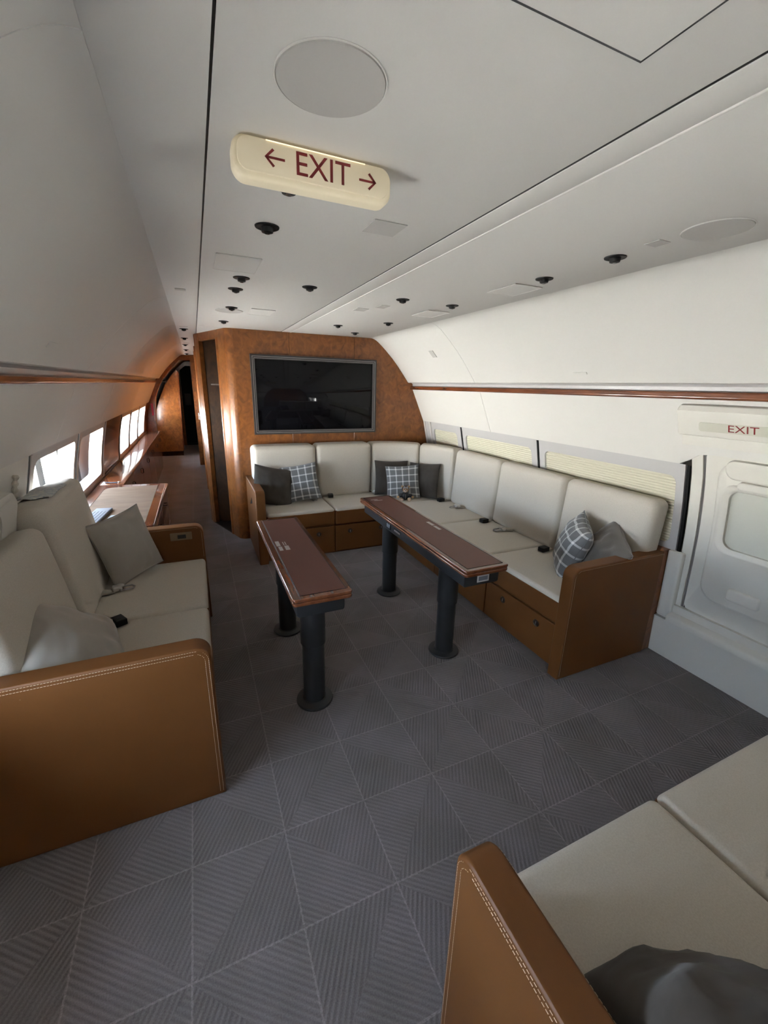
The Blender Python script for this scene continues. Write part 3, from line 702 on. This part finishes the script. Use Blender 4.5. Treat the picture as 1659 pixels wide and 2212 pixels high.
table(-0.397, 1.588, 2.755, (1.805, 2.515), 'shorter narrow brown leather topped table nearer the left sofa', True,
      {'placards': [(-0.487, -0.465, 2.235, 2.315), (-0.482, -0.462, 2.165, 2.225), (-0.448, -0.443, 2.24, 2.295), (-0.436, -0.431, 2.24, 2.295), (-0.448, -0.424, 2.165, 2.23)]})
table(0.468, 1.565, 3.092, (1.915, 2.762), 'longer narrow brown leather topped table beside the corner sofa', False,
      {'side': True, 'placards': [(0.535, 0.558, 2.26, 2.34), (0.535, 0.556, 2.17, 2.245), (0.39, 0.45, 2.985, 3.0), (0.41, 0.48, 2.955, 2.968)]})
# ------------------------------------------------------------------ television
tv = thing('television', 'large dark wall television in a stepped grey frame', 'television', (0.345, 4.41, 1.10))
def ring(x0, x1, z0, z1, wd, ya, yb):
    Vv = []; Ff = []
    for y in (ya, yb):
        for e in (0, wd): Vv += [(x0+e, y, z0+e), (x1-e, y, z0+e), (x1-e, y, z1-e), (x0+e, y, z1-e)]
    for i in range(4):
        j = (i+1) % 4
        Ff += [(i, j, 4+j, 4+i), (8+i, 8+j, 12+j, 12+i), (i, j, 8+j, 8+i), (4+i, 4+j, 12+j, 12+i)]
    return Vv, Ff
X0, X1, Z0, Z1 = -0.312, 1.0, 1.106, 1.872
frm = ob('frame', ring(X0, X1, Z0, Z1, 0.016, 4.375, 4.41), tvframe, tv)
ob('frame_inlay', ring(X0+.016, X1-.016, Z0+.016, Z1-.016, 0.005, 4.371, 4.41), tvline, frm)
ob('frame_step', ring(X0+.021, X1-.021, Z0+.021, Z1-.021, 0.011, 4.379, 4.41), tvframe, frm)
ob('frame_inlay', ring(X0+.032, X1-.032, Z0+.032, Z1-.032, 0.004, 4.377, 4.41), tvline, frm)
ob('frame_step', ring(X0+.036, X1-.036, Z0+.036, Z1-.036, 0.008, 4.383, 4.41), tvframe, frm)
ob('screen', plain((X0+.043, X1-.043, 4.392, 4.41, Z0+.043, Z1-.043)), tvblack, tv)
# ------------------------------------------------------------------ exit sign under the ceiling
es = thing('ceiling_exit_sign', 'cream exit sign with two arrows hanging from the ceiling', 'sign', (-0.535, 1.08, 2.09))
body = ob('housing', prism(rrect(-0.714, -0.356, 2.012, 2.089, 0.028, 8), 1.062, 1.105, 'y', 0.008, 3), signm, es, angle=30)
ob('face', prism(rrect(-0.704, -0.366, 2.024, 2.084, 0.022, 8), 1.0575, 1.064, 'y', 0.002, 2), signm, es, angle=30)
ob('lamp_slit', lattice(-0.645, -0.425, 1.0562, 1.0580, 2.0822, 2.0838, .0003, 1), slit, es)
def on_face(vf, cx, y, cz): return xf(vf, Matrix.Translation((cx, y, cz)) @ Matrix.Rotation(PI/2, 4, 'X'))
ob('lettering', on_face(text_mesh('EXIT', 0.062, 0.0005), -0.523, 1.0570, 2.0525), red, es)
def arrow(d):
    s = 0.021; w_ = 0.0042
    shaft = prism([(-s, -w_/2), (s*.8, -w_/2), (s*.8, w_/2), (-s, w_/2)], 0, 0.001, 'z')
    h1 = prism([(s-.004*1.4, 0), (s, 0), (s-.0165, .0165), (s-.0205, .0135)][::1], 0, 0.001, 'z'); h2 = prism([(s-.004*1.4, 0), (s, 0), (s-.0165, -.0165), (s-.0205, -.0135)], 0, 0.001, 'z')
    m_ = merge(shaft, h1, h2)
    return ([(d*v[0], v[1], v[2]) for v in m_[0]], m_[1])
ob('arrow', on_face(arrow(-1), -0.628, 1.0571, 2.054), red, es); ob('arrow', on_face(arrow(1), -0.418, 1.0571, 2.0515), red, es)
# ------------------------------------------------------------------ ceiling fittings
dl = lathe([(0.0, -0.019), (0.010, -0.0195), (0.018, -0.017), (0.0195, -0.011), (0.020, -0.004), (0.028, -0.003), (0.035, -0.0045), (0.0385, -0.0035), (0.0395, 0.0)], 0, 0, 0, 28)
dme, dc = mkmesh('downlight_trim', dl, 30); dme.materials.append(black)
lme, lc = mkmesh('downlight_lens', lathe([(0.0, -0.0205), (0.008, -0.021), (0.009, -0.0185)], 0, 0, 0, 16), 30); lme.materials.append(lensm)
DL = [(-0.557, 1.262, 'half hidden behind the hanging exit sign'), (-0.562, 1.585, 'just beyond the hanging exit sign, the largest one'), (-0.568, 2.345, 'in the left row, beside the square access panel'), (-0.572, 2.62, 'in the left row, second of the close pair'),
      (-0.545, 3.245, 'in the left row, at the edge of the round grille'), (-0.552, 3.98, 'in the left row, nearest the corner post of the bulkhead'), (-0.225, 2.372, 'standing alone left of the centre ceiling seam'),
      (0.343, 3.67, 'right of the centre seam, above the television'), (0.64, 4.07, 'nearest the top edge of the television bulkhead'), (0.65, 3.31, 'in the right row, second from the bulkhead'), (0.337, 2.41, 'right of the centre seam, next to a small vent'),
      (0.68, 2.416, 'in the right row, third from the bulkhead'), (0.685, 1.652, 'in the right row, second nearest the viewer'), (0.68, 1.283, 'in the right row, nearest the viewer'),
      (-0.866, 4.75, 'first of the hallway row'), (-0.878, 5.72, 'second of the hallway row'), (-0.885, 6.68, 'third of the hallway row'), (-0.889, 7.7, 'fourth of the hallway row'), (-0.892, 8.75, 'last of the hallway row, by the arch')]
for x, y, s in DL:
    d = thing('downlight', 'black ceiling downlight ' + s, 'downlight', (x, y, 2.09), 'round black ceiling downlights')
    reuse('trim_ring', dme, None, d, Matrix.Translation(Vector((x, y, 2.0898))+dc)); reuse('lens', lme, None, d, Matrix.Translation(Vector((x, y, 2.0898))+lc))
def speaker(x, y, r, label):
    s = thing('ceiling_speaker', label, 'speaker', (x, y, 2.09), 'round ceiling speaker grilles')
    ob('mesh_cover', lathe([(0.0, -0.003), (r-.003, -0.003), (r-.002, 0.0)], x, y, 2.0898, 64), grille, s)
    ob('rim', tube([(x+r*math.cos(2*PI*i/64), y+r*math.sin(2*PI*i/64), 2.089) for i in range(64)], 0.0016, 6, True), white, s)
speaker(-0.568, 0.845, 0.094, 'large round ceiling speaker grille in front of the exit sign'); speaker(0.70, 0.945, 0.094, 'round ceiling speaker grille at the right picture edge'); speaker(-0.55, 3.40, 0.094, 'round ceiling speaker grille far off before the bulkhead')
def access(x0, x1, y0, y1, name='access_panel'):
    if name != 'hatch': ob('panel_rim', tube([(x0, y0, 2.0868), (x1, y0, 2.0868), (x1, y1, 2.0868), (x0, y1, 2.0868)], 0.0022, 4, True), white, ce)
    hb(name, (x0, x1, y0, y1, 2.0855 if name != 'hatch' else 2.0885, 2.0899), ceilm, ce, 0.0012)
ob('hatch_gap', tube([(-0.6215, 0.1385, 2.0895), (-0.1505, 0.1385, 2.0895), (-0.1505, 0.5895, 2.0895), (-0.6215, 0.5895, 2.0895)], 0.0022, 4, True), black, ce)
access(-0.70, -0.524, 1.968, 2.216); access(0.63, 0.797, 1.78, 2.0); access(-0.62, -0.152, 0.14, 0.588, 'hatch'); access(0.63, 0.79, 2.62, 2.86); access(-0.42, -0.26, 3.2, 3.45)
def vent(x0, x1, y0, y1):
    hb('vent', (x0, x1, y0, y1, 2.0872, 2.0899), grille, ce, 0.001)
vent(-0.275, -0.163, 1.36, 1.475); vent(0.632, 0.69, 1.08, 1.135); vent(0.295, 0.357, 2.63, 2.73); vent(-0.875, -0.82, 2.77, 2.82); vent(0.20, 0.28, 2.80, 2.90)
for y in (4.55, 6.4): vent(-0.90, -0.83, y, y+.03)
# small slots in the side panels
def wall_slot(sgn, p0, p1, y0, y1, m_, parent):
    d = Vector((p1[0]-p0[0], p1[1]-p0[1])).normalized(); nn = Vector((d.y, -d.x))*-1
    P = [(p0[0]-nn.x*0, p0[1]), (p1[0], p1[1]), (p1[0]+d.y*.004, p1[1]-d.x*.004), (p0[0]+d.y*.004, p0[1]-d.x*.004)]
    ob('slot_cover', prism([(sgn*q[0], q[1]) for q in P], y0, y1, 'y'), m_, parent)
wall_slot(1, (1.176, 1.922), (1.226, 1.870), 3.49, 3.56, grille, wr); wall_slot(1, (1.357, 1.714), (1.366, 1.702), 1.93, 2.03, white, wr); wall_slot(-1, (1.335, 1.742), (1.352, 1.720), 2.15, 2.26, white, wl)
# ------------------------------------------------------------------ doors in the side walls
def rr_pts(y0, y1, z0, z1, r, n=6, m_=6):
    r = min(r, (y1-y0)/2-1e-3, (z1-z0)/2-1e-3); cs_ = [(y1-r, z1-r, 0), (y0+r, z1-r, 90), (y0+r, z0+r, 180), (y1-r, z0+r, 270)]; P = []
    for i, (a, b, g) in enumerate(cs_):
        A_ = arc(a, b, r, g, g+90, n); P += A_; nx = cs_[(i+1) % 4]; q = arc(nx[0], nx[1], r, nx[2], nx[2]+1, 1)[0]
        for k in range(1, m_): P.append((A_[-1][0]+(q[0]-A_[-1][0])*k/m_, A_[-1][1]+(q[1]-A_[-1][1])*k/m_))
    return P
def loft(outs, sgn, cap=True):
    V = []; F = []; n = None
    for o in outs:
        P = rr_pts(*o[:5]); n = len(P); V += [(sgn*(xz(z)+o[5]), y, z) for y, z in P]
    for k in range(len(outs)-1):
        for i in range(n): F.append((k*n+i, k*n+(i+1) % n, (k+1)*n+(i+1) % n, (k+1)*n+i))
    if cap:
        o = outs[-1]; c = ((o[0]+o[1])/2, (o[2]+o[3])/2); P = rr_pts(*o[:5]); base = (len(outs)-1)*n; prev = base
        for t in (0.66, 0.33):
            s = len(V)
            for y, z in P:
                yy, zz = c[0]+(y-c[0])*t, c[1]+(z-c[1])*t; V.append((sgn*(xz(zz)+o[5]), yy, zz))
            for i in range(n): F.append((prev+i, prev+(i+1) % n, s+(i+1) % n, s+i))
            prev = s
        F.append([prev+i for i in range(n)])
    return V, F
d1 = sroot('door_1', (1.72, 0.9, 0.0), 'white moulded exit door in the right wall')
ob('door_skin', loft([(0.452, 1.303, 0.365, 1.312, 0.03, 0.03), (0.452, 1.303, 0.365, 1.312, 0.03, 0.012), (0.50, 1.245, 0.47, 1.275, 0.09, 0.012), (0.512, 1.232, 0.485, 1.262, 0.085, -0.006), (0.52, 1.224, 0.493, 1.254, 0.08, -0.010), (0.69, 1.215, 0.77, 1.165, 0.075, -0.012), (0.70, 1.205, 0.78, 1.157, 0.07, -0.024), (0.712, 1.193, 0.79, 1.148, 0.065, -0.026), (0.735, 1.172, 0.812, 1.132, 0.05, -0.012), (0.735, 1.172, 0.812, 1.132, 0.05, 0.012)], 1, False), molded, d1, angle=50)
ob('window_shade', loft([(0.73, 1.177, 0.807, 1.137, 0.05, 0.008)], 1), doorpane, d1)
ob('grip', loft([(0.70, 1.135, 1.142, 1.190, 0.022, -0.005), (0.705, 1.13, 1.146, 1.186, 0.02, -0.040), (0.72, 1.12, 1.156, 1.180, 0.012, -0.045)], 1), molded, d1, angle=50)
ob('handle_boss', loft([(0.78, 1.21, 1.185, 1.292, 0.05, 0.012), (0.79, 1.20, 1.19, 1.286, 0.048, -0.016), (0.80, 1.19, 1.20, 1.276, 0.04, -0.020)], 1), molded, d1, angle=50)
ob('latch_flap', loft([(0.945, 1.10, 0.530, 0.605, 0.018, -0.006), (0.95, 1.095, 0.534, 0.601, 0.016, -0.024), (0.957, 1.088, 0.540, 0.595, 0.012, -0.028)], 1), molded, d1, angle=50)
ob('door_seal', sheet(1.303, 1.316, 0.36, 1.30, 1, 0.016, 0.012), tvline, d1)
ob('door_jamb', sheet(1.316, 1.372, 0.36, 1.30, 1, 0.006, 0.02), molded, d1)
ob('jamb_cover', loft([(1.345, 1.430, 0.262, 0.70, 0.012, 0.006), (1.345, 1.430, 0.262, 0.70, 0.012, -0.020), (1.351, 1.424, 0.268, 0.694, 0.01, -0.026)], 1), molded, d1, angle=50)
ob('lower_trim', sheet(0.42, 1.352, 0.31, 0.365, 1, -0.012, 0.03), molded, d1)
ob('step_ledge', prism([(1.76, 0.255), (1.705, 0.255), (1.692, 0.262), (1.690, 0.290), (1.700, 0.304), (1.735, 0.318), (1.76, 0.318)], 0.42, 1.352, 'y', 0.004, 2), molded, d1, angle=40)
ob('kick_panel', prism([(1.77, 0.0), (1.735, 0.0), (1.712, 0.255), (1.77, 0.255)], 0.42, 1.452, 'y', 0.003, 1), molded, d1)
sg = thing('door_exit_sign', 'pale wall exit sign box above the right exit door', 'sign', (1.5, 0.95, 1.34))
ob('housing', prism([(1.60, 1.552), (1.466, 1.552), (1.452, 1.545), (1.437, 1.520), (1.439, 1.512), (1.486, 1.405), (1.494, 1.398), (1.60, 1.392)], 0.42, 1.405, 'y', 0.012, 3), molded, sg, angle=30)
ob('lower_block', prism([(1.60, 1.396), (1.510, 1.396), (1.528, 1.345), (1.60, 1.338)], 0.42, 1.392, 'y', 0.004, 2), molded, sg, angle=30)
e_y = Vector((1.439-1.486, 0, 1.512-1.405)).normalized(); e_x = Vector((0, -1, 0)); e_n = e_x.cross(e_y)
def face_m(y, s, off):
    p = Vector((1.486, y, 1.405))+e_y*s+e_n*off
    return Matrix(((e_x.x, e_y.x, e_n.x, p.x), (e_x.y, e_y.y, e_n.y, p.y), (e_x.z, e_y.z, e_n.z, p.z), (0, 0, 0, 1)))
ob('face', xf(prism(rrect(-0.37, 0.37, -0.024, 0.024, 0.012, 5), -0.002, 0.002, 'z', 0.001, 1), face_m(0.925, 0.045, 0)), signw, sg)
lt = text_mesh('EXIT', 0.052, 0.0004); lt = ([(v[0]*1.2, v[1], v[2]) for v in lt[0]], lt[1])
ob('lettering', xf(lt, face_m(1.104, 0.045, 0.0026)), red, sg)
d2 = sroot('door_2', (-1.68, 2.0, 0.0), 'white moulded exit door in the left wall')
ob('door_skin', loft([(1.365, 2.625, 0.70, 1.222, 0.004, 0.02), (1.365, 2.625, 0.70, 1.222, 0.004, 0.0), (1.40, 2.19, 0.705, 1.16, 0.06, 0.0), (1.41, 2.18, 0.715, 1.145, 0.06, -0.085), (1.43, 2.16, 0.73, 1.125, 0.05, -0.10), (1.56, 2.02, 0.775, 1.10, 0.07, -0.095), (1.57, 2.01, 0.785, 1.09, 0.07, -0.02)], -1, False), molded, d2, angle=50)
ob('window_shade', pane_mesh((1.565, 2.015, 0.78, 1.095, 0.07), xz, -1, -0.03), doorpane, d2)
rp = [(-(xz(z)-0.012), 2.42, z) for z in np.linspace(0.72, 1.165, 60)]
ob('ruffled_seal', tube(rp, [0.011+0.0035*math.sin(i*1.55) for i in range(60)], 8), strapm, d2)
# ------------------------------------------------------------------ desk and credenza
dk = thing('desk', 'red-brown wooden desk with a pale leather top beyond the left sofa', 'desk', (-1.43, 3.6, 0))
dt = ob('desk_top', prism([(-1.705, 2.96), (-1.135-.03, 2.96)] + arc(-1.165, 4.255-.03, 0.03, 0, 90, 5) + [(-1.49, 4.29), (-1.52, 4.32), (-1.705, 4.32)], 0.655, 0.695, 'z', 0.006, 2), redwood, dk, angle=30)
ob('leather_inlay', prism([(-1.62, 3.0), (-1.215, 3.0), (-1.215, 4.19), (-1.56, 4.19), (-1.60, 4.17), (-1.62, 4.12)], 0.694, 0.6965, 'z'), deskhide, dt)
ob('inlay_line', tube([(-1.6225, 3.0, .696), (-1.6225, 4.15, .696)], 0.0016, 4), black, dt)
ob('edge_line', tube([(-1.158, 2.97, .6955), (-1.158, 4.22, .6955)], 0.0014, 4), stitch, dt)
hb('cabinet', (-1.69, -1.165, 2.965, 4.24, 0.0, 0.655), redwood, dk, 0.004)
for a, b in ((2.98, 3.60), (3.61, 4.23)):
    for z0, z1 in ((0.06, 0.34), (0.35, 0.64)):
        d = hb('drawer', (-1.168, -1.156, a, b, z0, z1), redwood, dk, 0.003)
        ob('handle', tube([(-1.156, (a+b)/2-.04, z1-.06), (-1.14, (a+b)/2-.035, z1-.06), (-1.14, (a+b)/2+.035, z1-.06), (-1.156, (a+b)/2+.04, z1-.06)], 0.005, 6), black, d)
cr_ = thing('credenza', 'long low red-brown credenza under the hallway windows', 'cabinet', (-1.6, 6.7, 0))
ob('cabinet_top', prism(rrect(-1.705, -1.50, 4.325, 9.04, 0.01, 2), 0.665, 0.695, 'z', 0.006, 2), redwood, cr_, angle=30)
hb('body', (-1.695, -1.525, 4.325, 9.04, 0.0, 0.665), redwood, cr_, 0.004)
for i in range(6):
    a = 4.36+i*0.78; d = hb('door', (-1.532, -1.518, a, a+.77, 0.07, 0.65), redwood, cr_, 0.003)
    ob('handle', tube([(-1.518, a+.70, 0.50), (-1.505, a+.70, 0.505), (-1.505, a+.70, 0.555), (-1.518, a+.70, 0.56)], 0.005, 6), black, d)
rc = thing('remote_tray', 'slim grey handset with dark slots lying on the desk', 'handset', (-1.53, 3.26, 0.6965))
ob('case', lattice(-1.575, -1.472, 3.06, 3.43, 0.6970, 0.716, .006), device, rc, rot=Rz(-6))
for i in range(4): ob('slot', lattice(-1.558+i*.021, -1.553+i*.021, 3.10, 3.34, 0.7145, 0.7168, .0006, 1), ink, rc, rot=Rz(-6), pivot=(-1.5235, 3.245, .7))
cd = thing('printed_card', 'small white card with dark pictograms on the desk', 'card', (-1.40, 3.16, 0.6965))
ob('sheet', lattice(-1.46, -1.35, 3.06, 3.27, 0.6970, 0.6985, .0005, 1), paper, cd, rot=Rz(-8))
for x, y, a_, b_ in ((-1.44, 3.20, .03, .035), (-1.395, 3.205, .03, .035), (-1.445, 3.10, .02, .03), (-1.41, 3.095, .02, .03), (-1.38, 3.10, .015, .03)):
    ob('pictogram', lattice(x, x+a_, y, y+b_, 0.6984, 0.6990, .0001, 1), ink, cd, rot=Rz(-8), pivot=(-1.405, 3.165, .7))
pn = thing('pen', 'black pen lying at the near end of the credenza', 'pen', (-1.6, 4.38, 0.695))
ob('barrel', tube([(-1.655, 4.40, 0.7005), (-1.56, 4.385, 0.7005)], 0.005, 8), ink, pn); ob('clip_end', ball((-1.545, 4.383, 0.703), (.012, .008, .008), 8), chrome, pn)
# folded linen on the left sofa back
def cloth(nu=16, nv=14):
    V = []; F = []
    for l in (0, 0.004):
        for i in range(nu+1):
            for j in range(nv+1):
                u = i/nu; v = j/nv; y = 2.34+0.30*u; x = -1.650+0.150*v
                z = 1.0520+(x+1.654)*0.143+0.0025*math.sin(u*9+v*3)+l
                for d in (x+1.532, -1.615-x):
                    if d > 0: z -= 0.05-math.sqrt(max(0, 0.05**2-min(d, 0.045)**2))
                if u < 0.1: z += 0.008*math.sin(v*7)*(1-u*10)
                V.append((x, y, z))
    n1 = nv+1; o = (nu+1)*n1
    for l in (0, o):
        for i in range(nu):
            for j in range(nv): F.append((l+i*n1+j, l+(i+1)*n1+j, l+(i+1)*n1+j+1, l+i*n1+j+1))
    for i in range(nu):
        for j in (0, nv): F.append((i*n1+j, (i+1)*n1+j, o+(i+1)*n1+j, o+i*n1+j))
    for j in range(nv):
        for i in (0, nu): F.append((i*n1+j, i*n1+j+1, o+i*n1+j+1, o+i*n1+j))
    return V, F
tag(ob('folded_cloth', cloth(), clothm, None, angle=60), 'folded pale printed cloth on top of the left sofa back', 'cloth')
# ------------------------------------------------------------------ pillows
def pillow_mesh(wd, ht, t, seed, wr_=0.006, pinch=0.07, n=30):
    V = []; F = []; UV = []; idx = {}
    for s in (1, -1):
        for i in range(n+1):
            for j in range(n+1):
                u = -math.cos(PI*i/n)*0.5 + (2*i/n-1)*0.5; v = -math.cos(PI*j/n)*0.5 + (2*j/n-1)*0.5
                edge = i in (0, n) or j in (0, n)
                key = (i, j, 0 if edge else s)
                if key in idx: continue
                x = wd/2*u*(1-pinch*(1-v*v)); z = ht/2*v*(1-pinch*(1-u*u))
                th = t/2*((1-abs(u)**2.6)*(1-abs(v)**2.6))**0.55
                nz_ = noise.noise(Vector((u*2.2+seed, v*2.2, s*3.1)))*wr_*2.0 + noise.noise(Vector((u*6+seed, v*6, s)))*wr_*0.7
                y = -s*(th + nz_*min(1, 3*(1-u*u)*(1-v*v)))
                idx[key] = len(V); V.append((x, y, z)); UV.append(((u+1)/2, (v+1)/2))
        for i in range(n):
            for j in range(n):
                q = []
                for a, b in ((i, j), (i+1, j), (i+1, j+1), (i, j+1)):
                    e = a in (0, n) or b in (0, n); q.append(idx[(a, b, 0 if e else s)])
                F.append(q if s > 0 else q[::-1])
    edge = [((-wd/2*(1-pinch*(1-(2*k/n-1)**2))) if False else 0, 0, 0) for k in range(1)]
    return V, F, UV
def pillow(label, c, wd, ht, t, rot, mat, seed, group, **kw):
    p = thing('pillow', label, 'pillow', c, group)
    vf = pillow_mesh(wd, ht, t, seed, **kw)
    M_ = Matrix.Translation(c) @ rot.to_4x4()
    me, cc = mkmesh('cover', vf, 120); me.materials.append(mat)
    cv = reuse('cover', me, None, p, M_ @ Matrix.Translation(cc))
    pin = kw.get('pinch', 0.07); pts = []
    for k in range(48):
        a = 4*k/48; sd = int(a); f = 2*(a-sd)-1
        u, v = ((f, -1), (1, f), (-f, 1), (-1, -f))[sd]
        pts.append(M_ @ Vector((wd/2*u*(1-pin*(1-v*v)), 0, ht/2*v*(1-pin*(1-u*u)))))
    ob('piping', tube(pts, 0.0028, 5, True), mat, cv)
    return p
G = 'scatter pillows on the sofas'
def R3(yaw, lean, roll=0): return Rz(yaw) @ Rx(-lean) @ Ry(roll)
pillow('dark brown velvet pillow against the far left arm of the corner sofa', (-0.215, 4.02, 0.645), 0.40, 0.38, 0.13, R3(8, 18, 14), choco, 1, G)
pillow('grey plaid pillow overlapping a dark pillow at the far left arm', (0.055, 4.05, 0.655), 0.37, 0.37, 0.12, R3(-14, 18, -9), plaid, 2, G)
pillow('dark velvet pillow left of the plaid one in the sofa corner', (1.045, 4.015, 0.652), 0.37, 0.37, 0.11, R3(-10, 13, 2), choco, 3, G)
pillow('dark velvet pillow right of the plaid one in the sofa corner', (1.325, 3.80, 0.648), 0.36, 0.37, 0.11, R3(-56, 13, -3), choco, 4, G)
pillow('grey plaid pillow in the sofa corner behind the teddy bear', (1.105, 3.85, 0.635), 0.355, 0.355, 0.10, R3(-26, 18, -5), plaid, 5, G)
pillow('grey plaid pillow leaning near the right arm of the corner sofa', (1.335, 1.81, 0.635), 0.37, 0.38, 0.17, R3(-128, 20, 8), plaid, 6, G)
pillow('plain taupe pillow tucked behind the right arm of the corner sofa', (1.42, 1.635, 0.62), 0.37, 0.36, 0.20, R3(-118, 24, 20), pm('taupe_velvet', (0.135, 0.12, 0.103), 0.75, sheen=0.5), 7, G, wr_=0.010)
pillow('plain taupe silk pillow standing at the far arm of the left sofa', (-1.285, 2.71, 0.66), 0.375, 0.40, 0.12, R3(52, 16, -5), taupe, 8, G)
pillow('plain taupe silk pillow slouched behind the near arm of the left sofa', (-1.345, 1.715, 0.60), 0.46, 0.40, 0.18, R3(84, 46, -30), taupe, 9, G, wr_=0.008)
pillow('dark brown velvet pillow on the near right sofa at the picture bottom', (-0.115, 0.095, 0.605), 0.44, 0.42, 0.20, R3(150, 40, 0), choco, 10, G, wr_=0.008)
# ------------------------------------------------------------------ teddy bear
tb = thing('teddy_bear', 'small teddy bear in a black jacket and aviator hat on the sofa', 'teddy bear', (1.088, 3.748, 0.464))
TM = Matrix.Translation((1.088, 3.748, 0.464)) @ Matrix.Rotation(math.radians(-22), 4, 'Z')
def tp(name, vf, mat, parent): return ob(name, xf(vf, TM), mat, parent, angle=80)
bd = tp('jacket', merge(ball((0, 0.0, 0.047), (0.043, 0.036, 0.045), 12), ball((-0.047, -0.014, 0.055), (0.030, 0.018, 0.019), 10), ball((0.047, -0.014, 0.055), (0.030, 0.018, 0.019), 10)), jacket, tb)
tp('zip', tube([(0, -0.036, 0.07), (0, -0.038, 0.045), (0, -0.031, 0.02)], 0.0022, 6), chrome, bd)
hd = tp('head', ball((0, -0.006, 0.118), (0.036, 0.034, 0.034), 14), fur, tb)
tp('muzzle', ball((-0.003, -0.038, 0.109), (0.017, 0.016, 0.014), 10), furpale, hd); tp('nose', ball((-0.003, -0.053, 0.114), (0.006, 0.004, 0.0045), 8), ink, hd)
for s in (-1, 1):
    tp('ear', ball((s*0.034, 0.0, 0.146), (0.013, 0.008, 0.013), 10), fur, hd); tp('eye', ball((s*0.013, -0.037, 0.124), 0.0042, 8), ink, hd)
    tp('paw', ball((s*0.076, -0.028, 0.040), (0.015, 0.013, 0.015), 10), fur, tb)
    lg = tp('foot', ball((s*0.040, -0.046, 0.019), (0.021, 0.028, 0.019), 10), fur, tb); tp('sole', ball((s*0.040, -0.069, 0.020), (0.014, 0.006, 0.013), 8), furpale, lg)
def shell(c, r, zmin):
    v, f = ball(c, r, 14); keep = [q for q in f if all(v[i][2] > zmin for i in q) and not (all(v[i][1] < c[1]-0.016 for i in q) and sum(v[i][2] for i in q)/4 < c[2]+0.020)]
    return v, keep
tp('aviator_hat', shell((0, -0.003, 0.120), (0.039, 0.037, 0.037), 0.098), hat, hd)
for s in (-1, 1): tp('goggle', xf(lathe([(0.0, -0.002), (0.011, -0.002), (0.013, 0.0), (0.013, 0.005), (0.010, 0.007), (0.0, 0.006)], 0, 0, 0, 16), Matrix.Translation((s*0.014, -0.034, 0.142)) @ Matrix.Rotation(math.radians(60), 4, 'X')), tvline, hd)
# ------------------------------------------------------------------ seat belts
beltmetal = pm('belt_steel', (0.35, 0.34, 0.33), 0.35, 0.6); claspm = pm('belt_clasp', (0.62, 0.60, 0.57), 0.4, 0.3)
def buckle(x, y, ang, label):
    t = thing('seat_belt_buckle', label, 'seat belt', (x, y, 0.468), 'seat belts on the sofas')
    A_ = Matrix.Translation((x, y, 0.4705)) @ Matrix.Rotation(math.radians(ang), 4, 'Z')
    b_ = ob('buckle', xf(lattice(-0.034, 0.034, -0.025, 0.025, 0.0, 0.032, .004), A_), black, t)
    ob('release_lid', xf(lattice(-0.026, 0.018, -0.020, 0.020, 0.0315, 0.0345, .001), A_), gunmetal, b_)
    ob('webbing', xf(lattice(0.03, 0.085, -0.020, 0.020, 0.004, 0.010, .002), A_), strapm, t)
def tongue(x, y, ang, label):
    t = thing('seat_belt_tongue', label, 'seat belt', (x, y, 0.468), 'seat belts on the sofas')
    A_ = Matrix.Translation((x, y, 0.4715)) @ Matrix.Rotation(math.radians(ang), 4, 'Z') @ Matrix.Scale(1.35, 4)
    ob('tongue_loop', xf(tube([(-0.055, -0.016, .006), (-0.062, 0, .006), (-0.055, 0.016, .006), (-0.01, 0.022, .009), (0.0, 0, .011), (-0.01, -0.022, .009)], 0.0036, 6, True), A_), beltmetal, t)
    ob('clasp', xf(merge(lattice(-0.018, 0.016, -0.017, 0.017, 0.004, 0.024, .006), ball((-0.012, 0, 0.022), (0.016, 0.013, 0.009), 8)), A_), claspm, t)
    ob('webbing', xf(merge(lattice(0.01, 0.06, -0.020, 0.020, 0.003, 0.008, .002), lattice(0.02, 0.085, -0.012, 0.024, 0.008, 0.013, .002)), A_), strapm, t)
buckle(0.383, 4.10, 80, 'black seat belt buckle on the far seat between two cream backs'); buckle(1.41, 3.562, 5, 'black seat belt buckle right of the corner pillows'); buckle(1.41, 2.828, 5, 'black seat belt buckle between the second and third right cushions'); buckle(1.41, 2.112, 5, 'black seat belt buckle nearest the right plaid pillow')
tongue(0.20, 4.06, 75, 'metal seat belt tongue beside the far left plaid pillow'); tongue(0.885, 4.09, 78, 'metal seat belt tongue on the far seat beside the corner cushion'); tongue(1.44, 3.293, -12, 'metal seat belt tongue on the right seat nearest the corner'); tongue(1.415, 2.579, -12, 'metal seat belt tongue on the middle right seat'); tongue(-1.33, 2.50, 195, 'metal seat belt tongue on the far seat of the left sofa')
buckle(-1.27, 2.12, 120, 'dark seat belt buckle beside the slouched pillow on the left sofa')
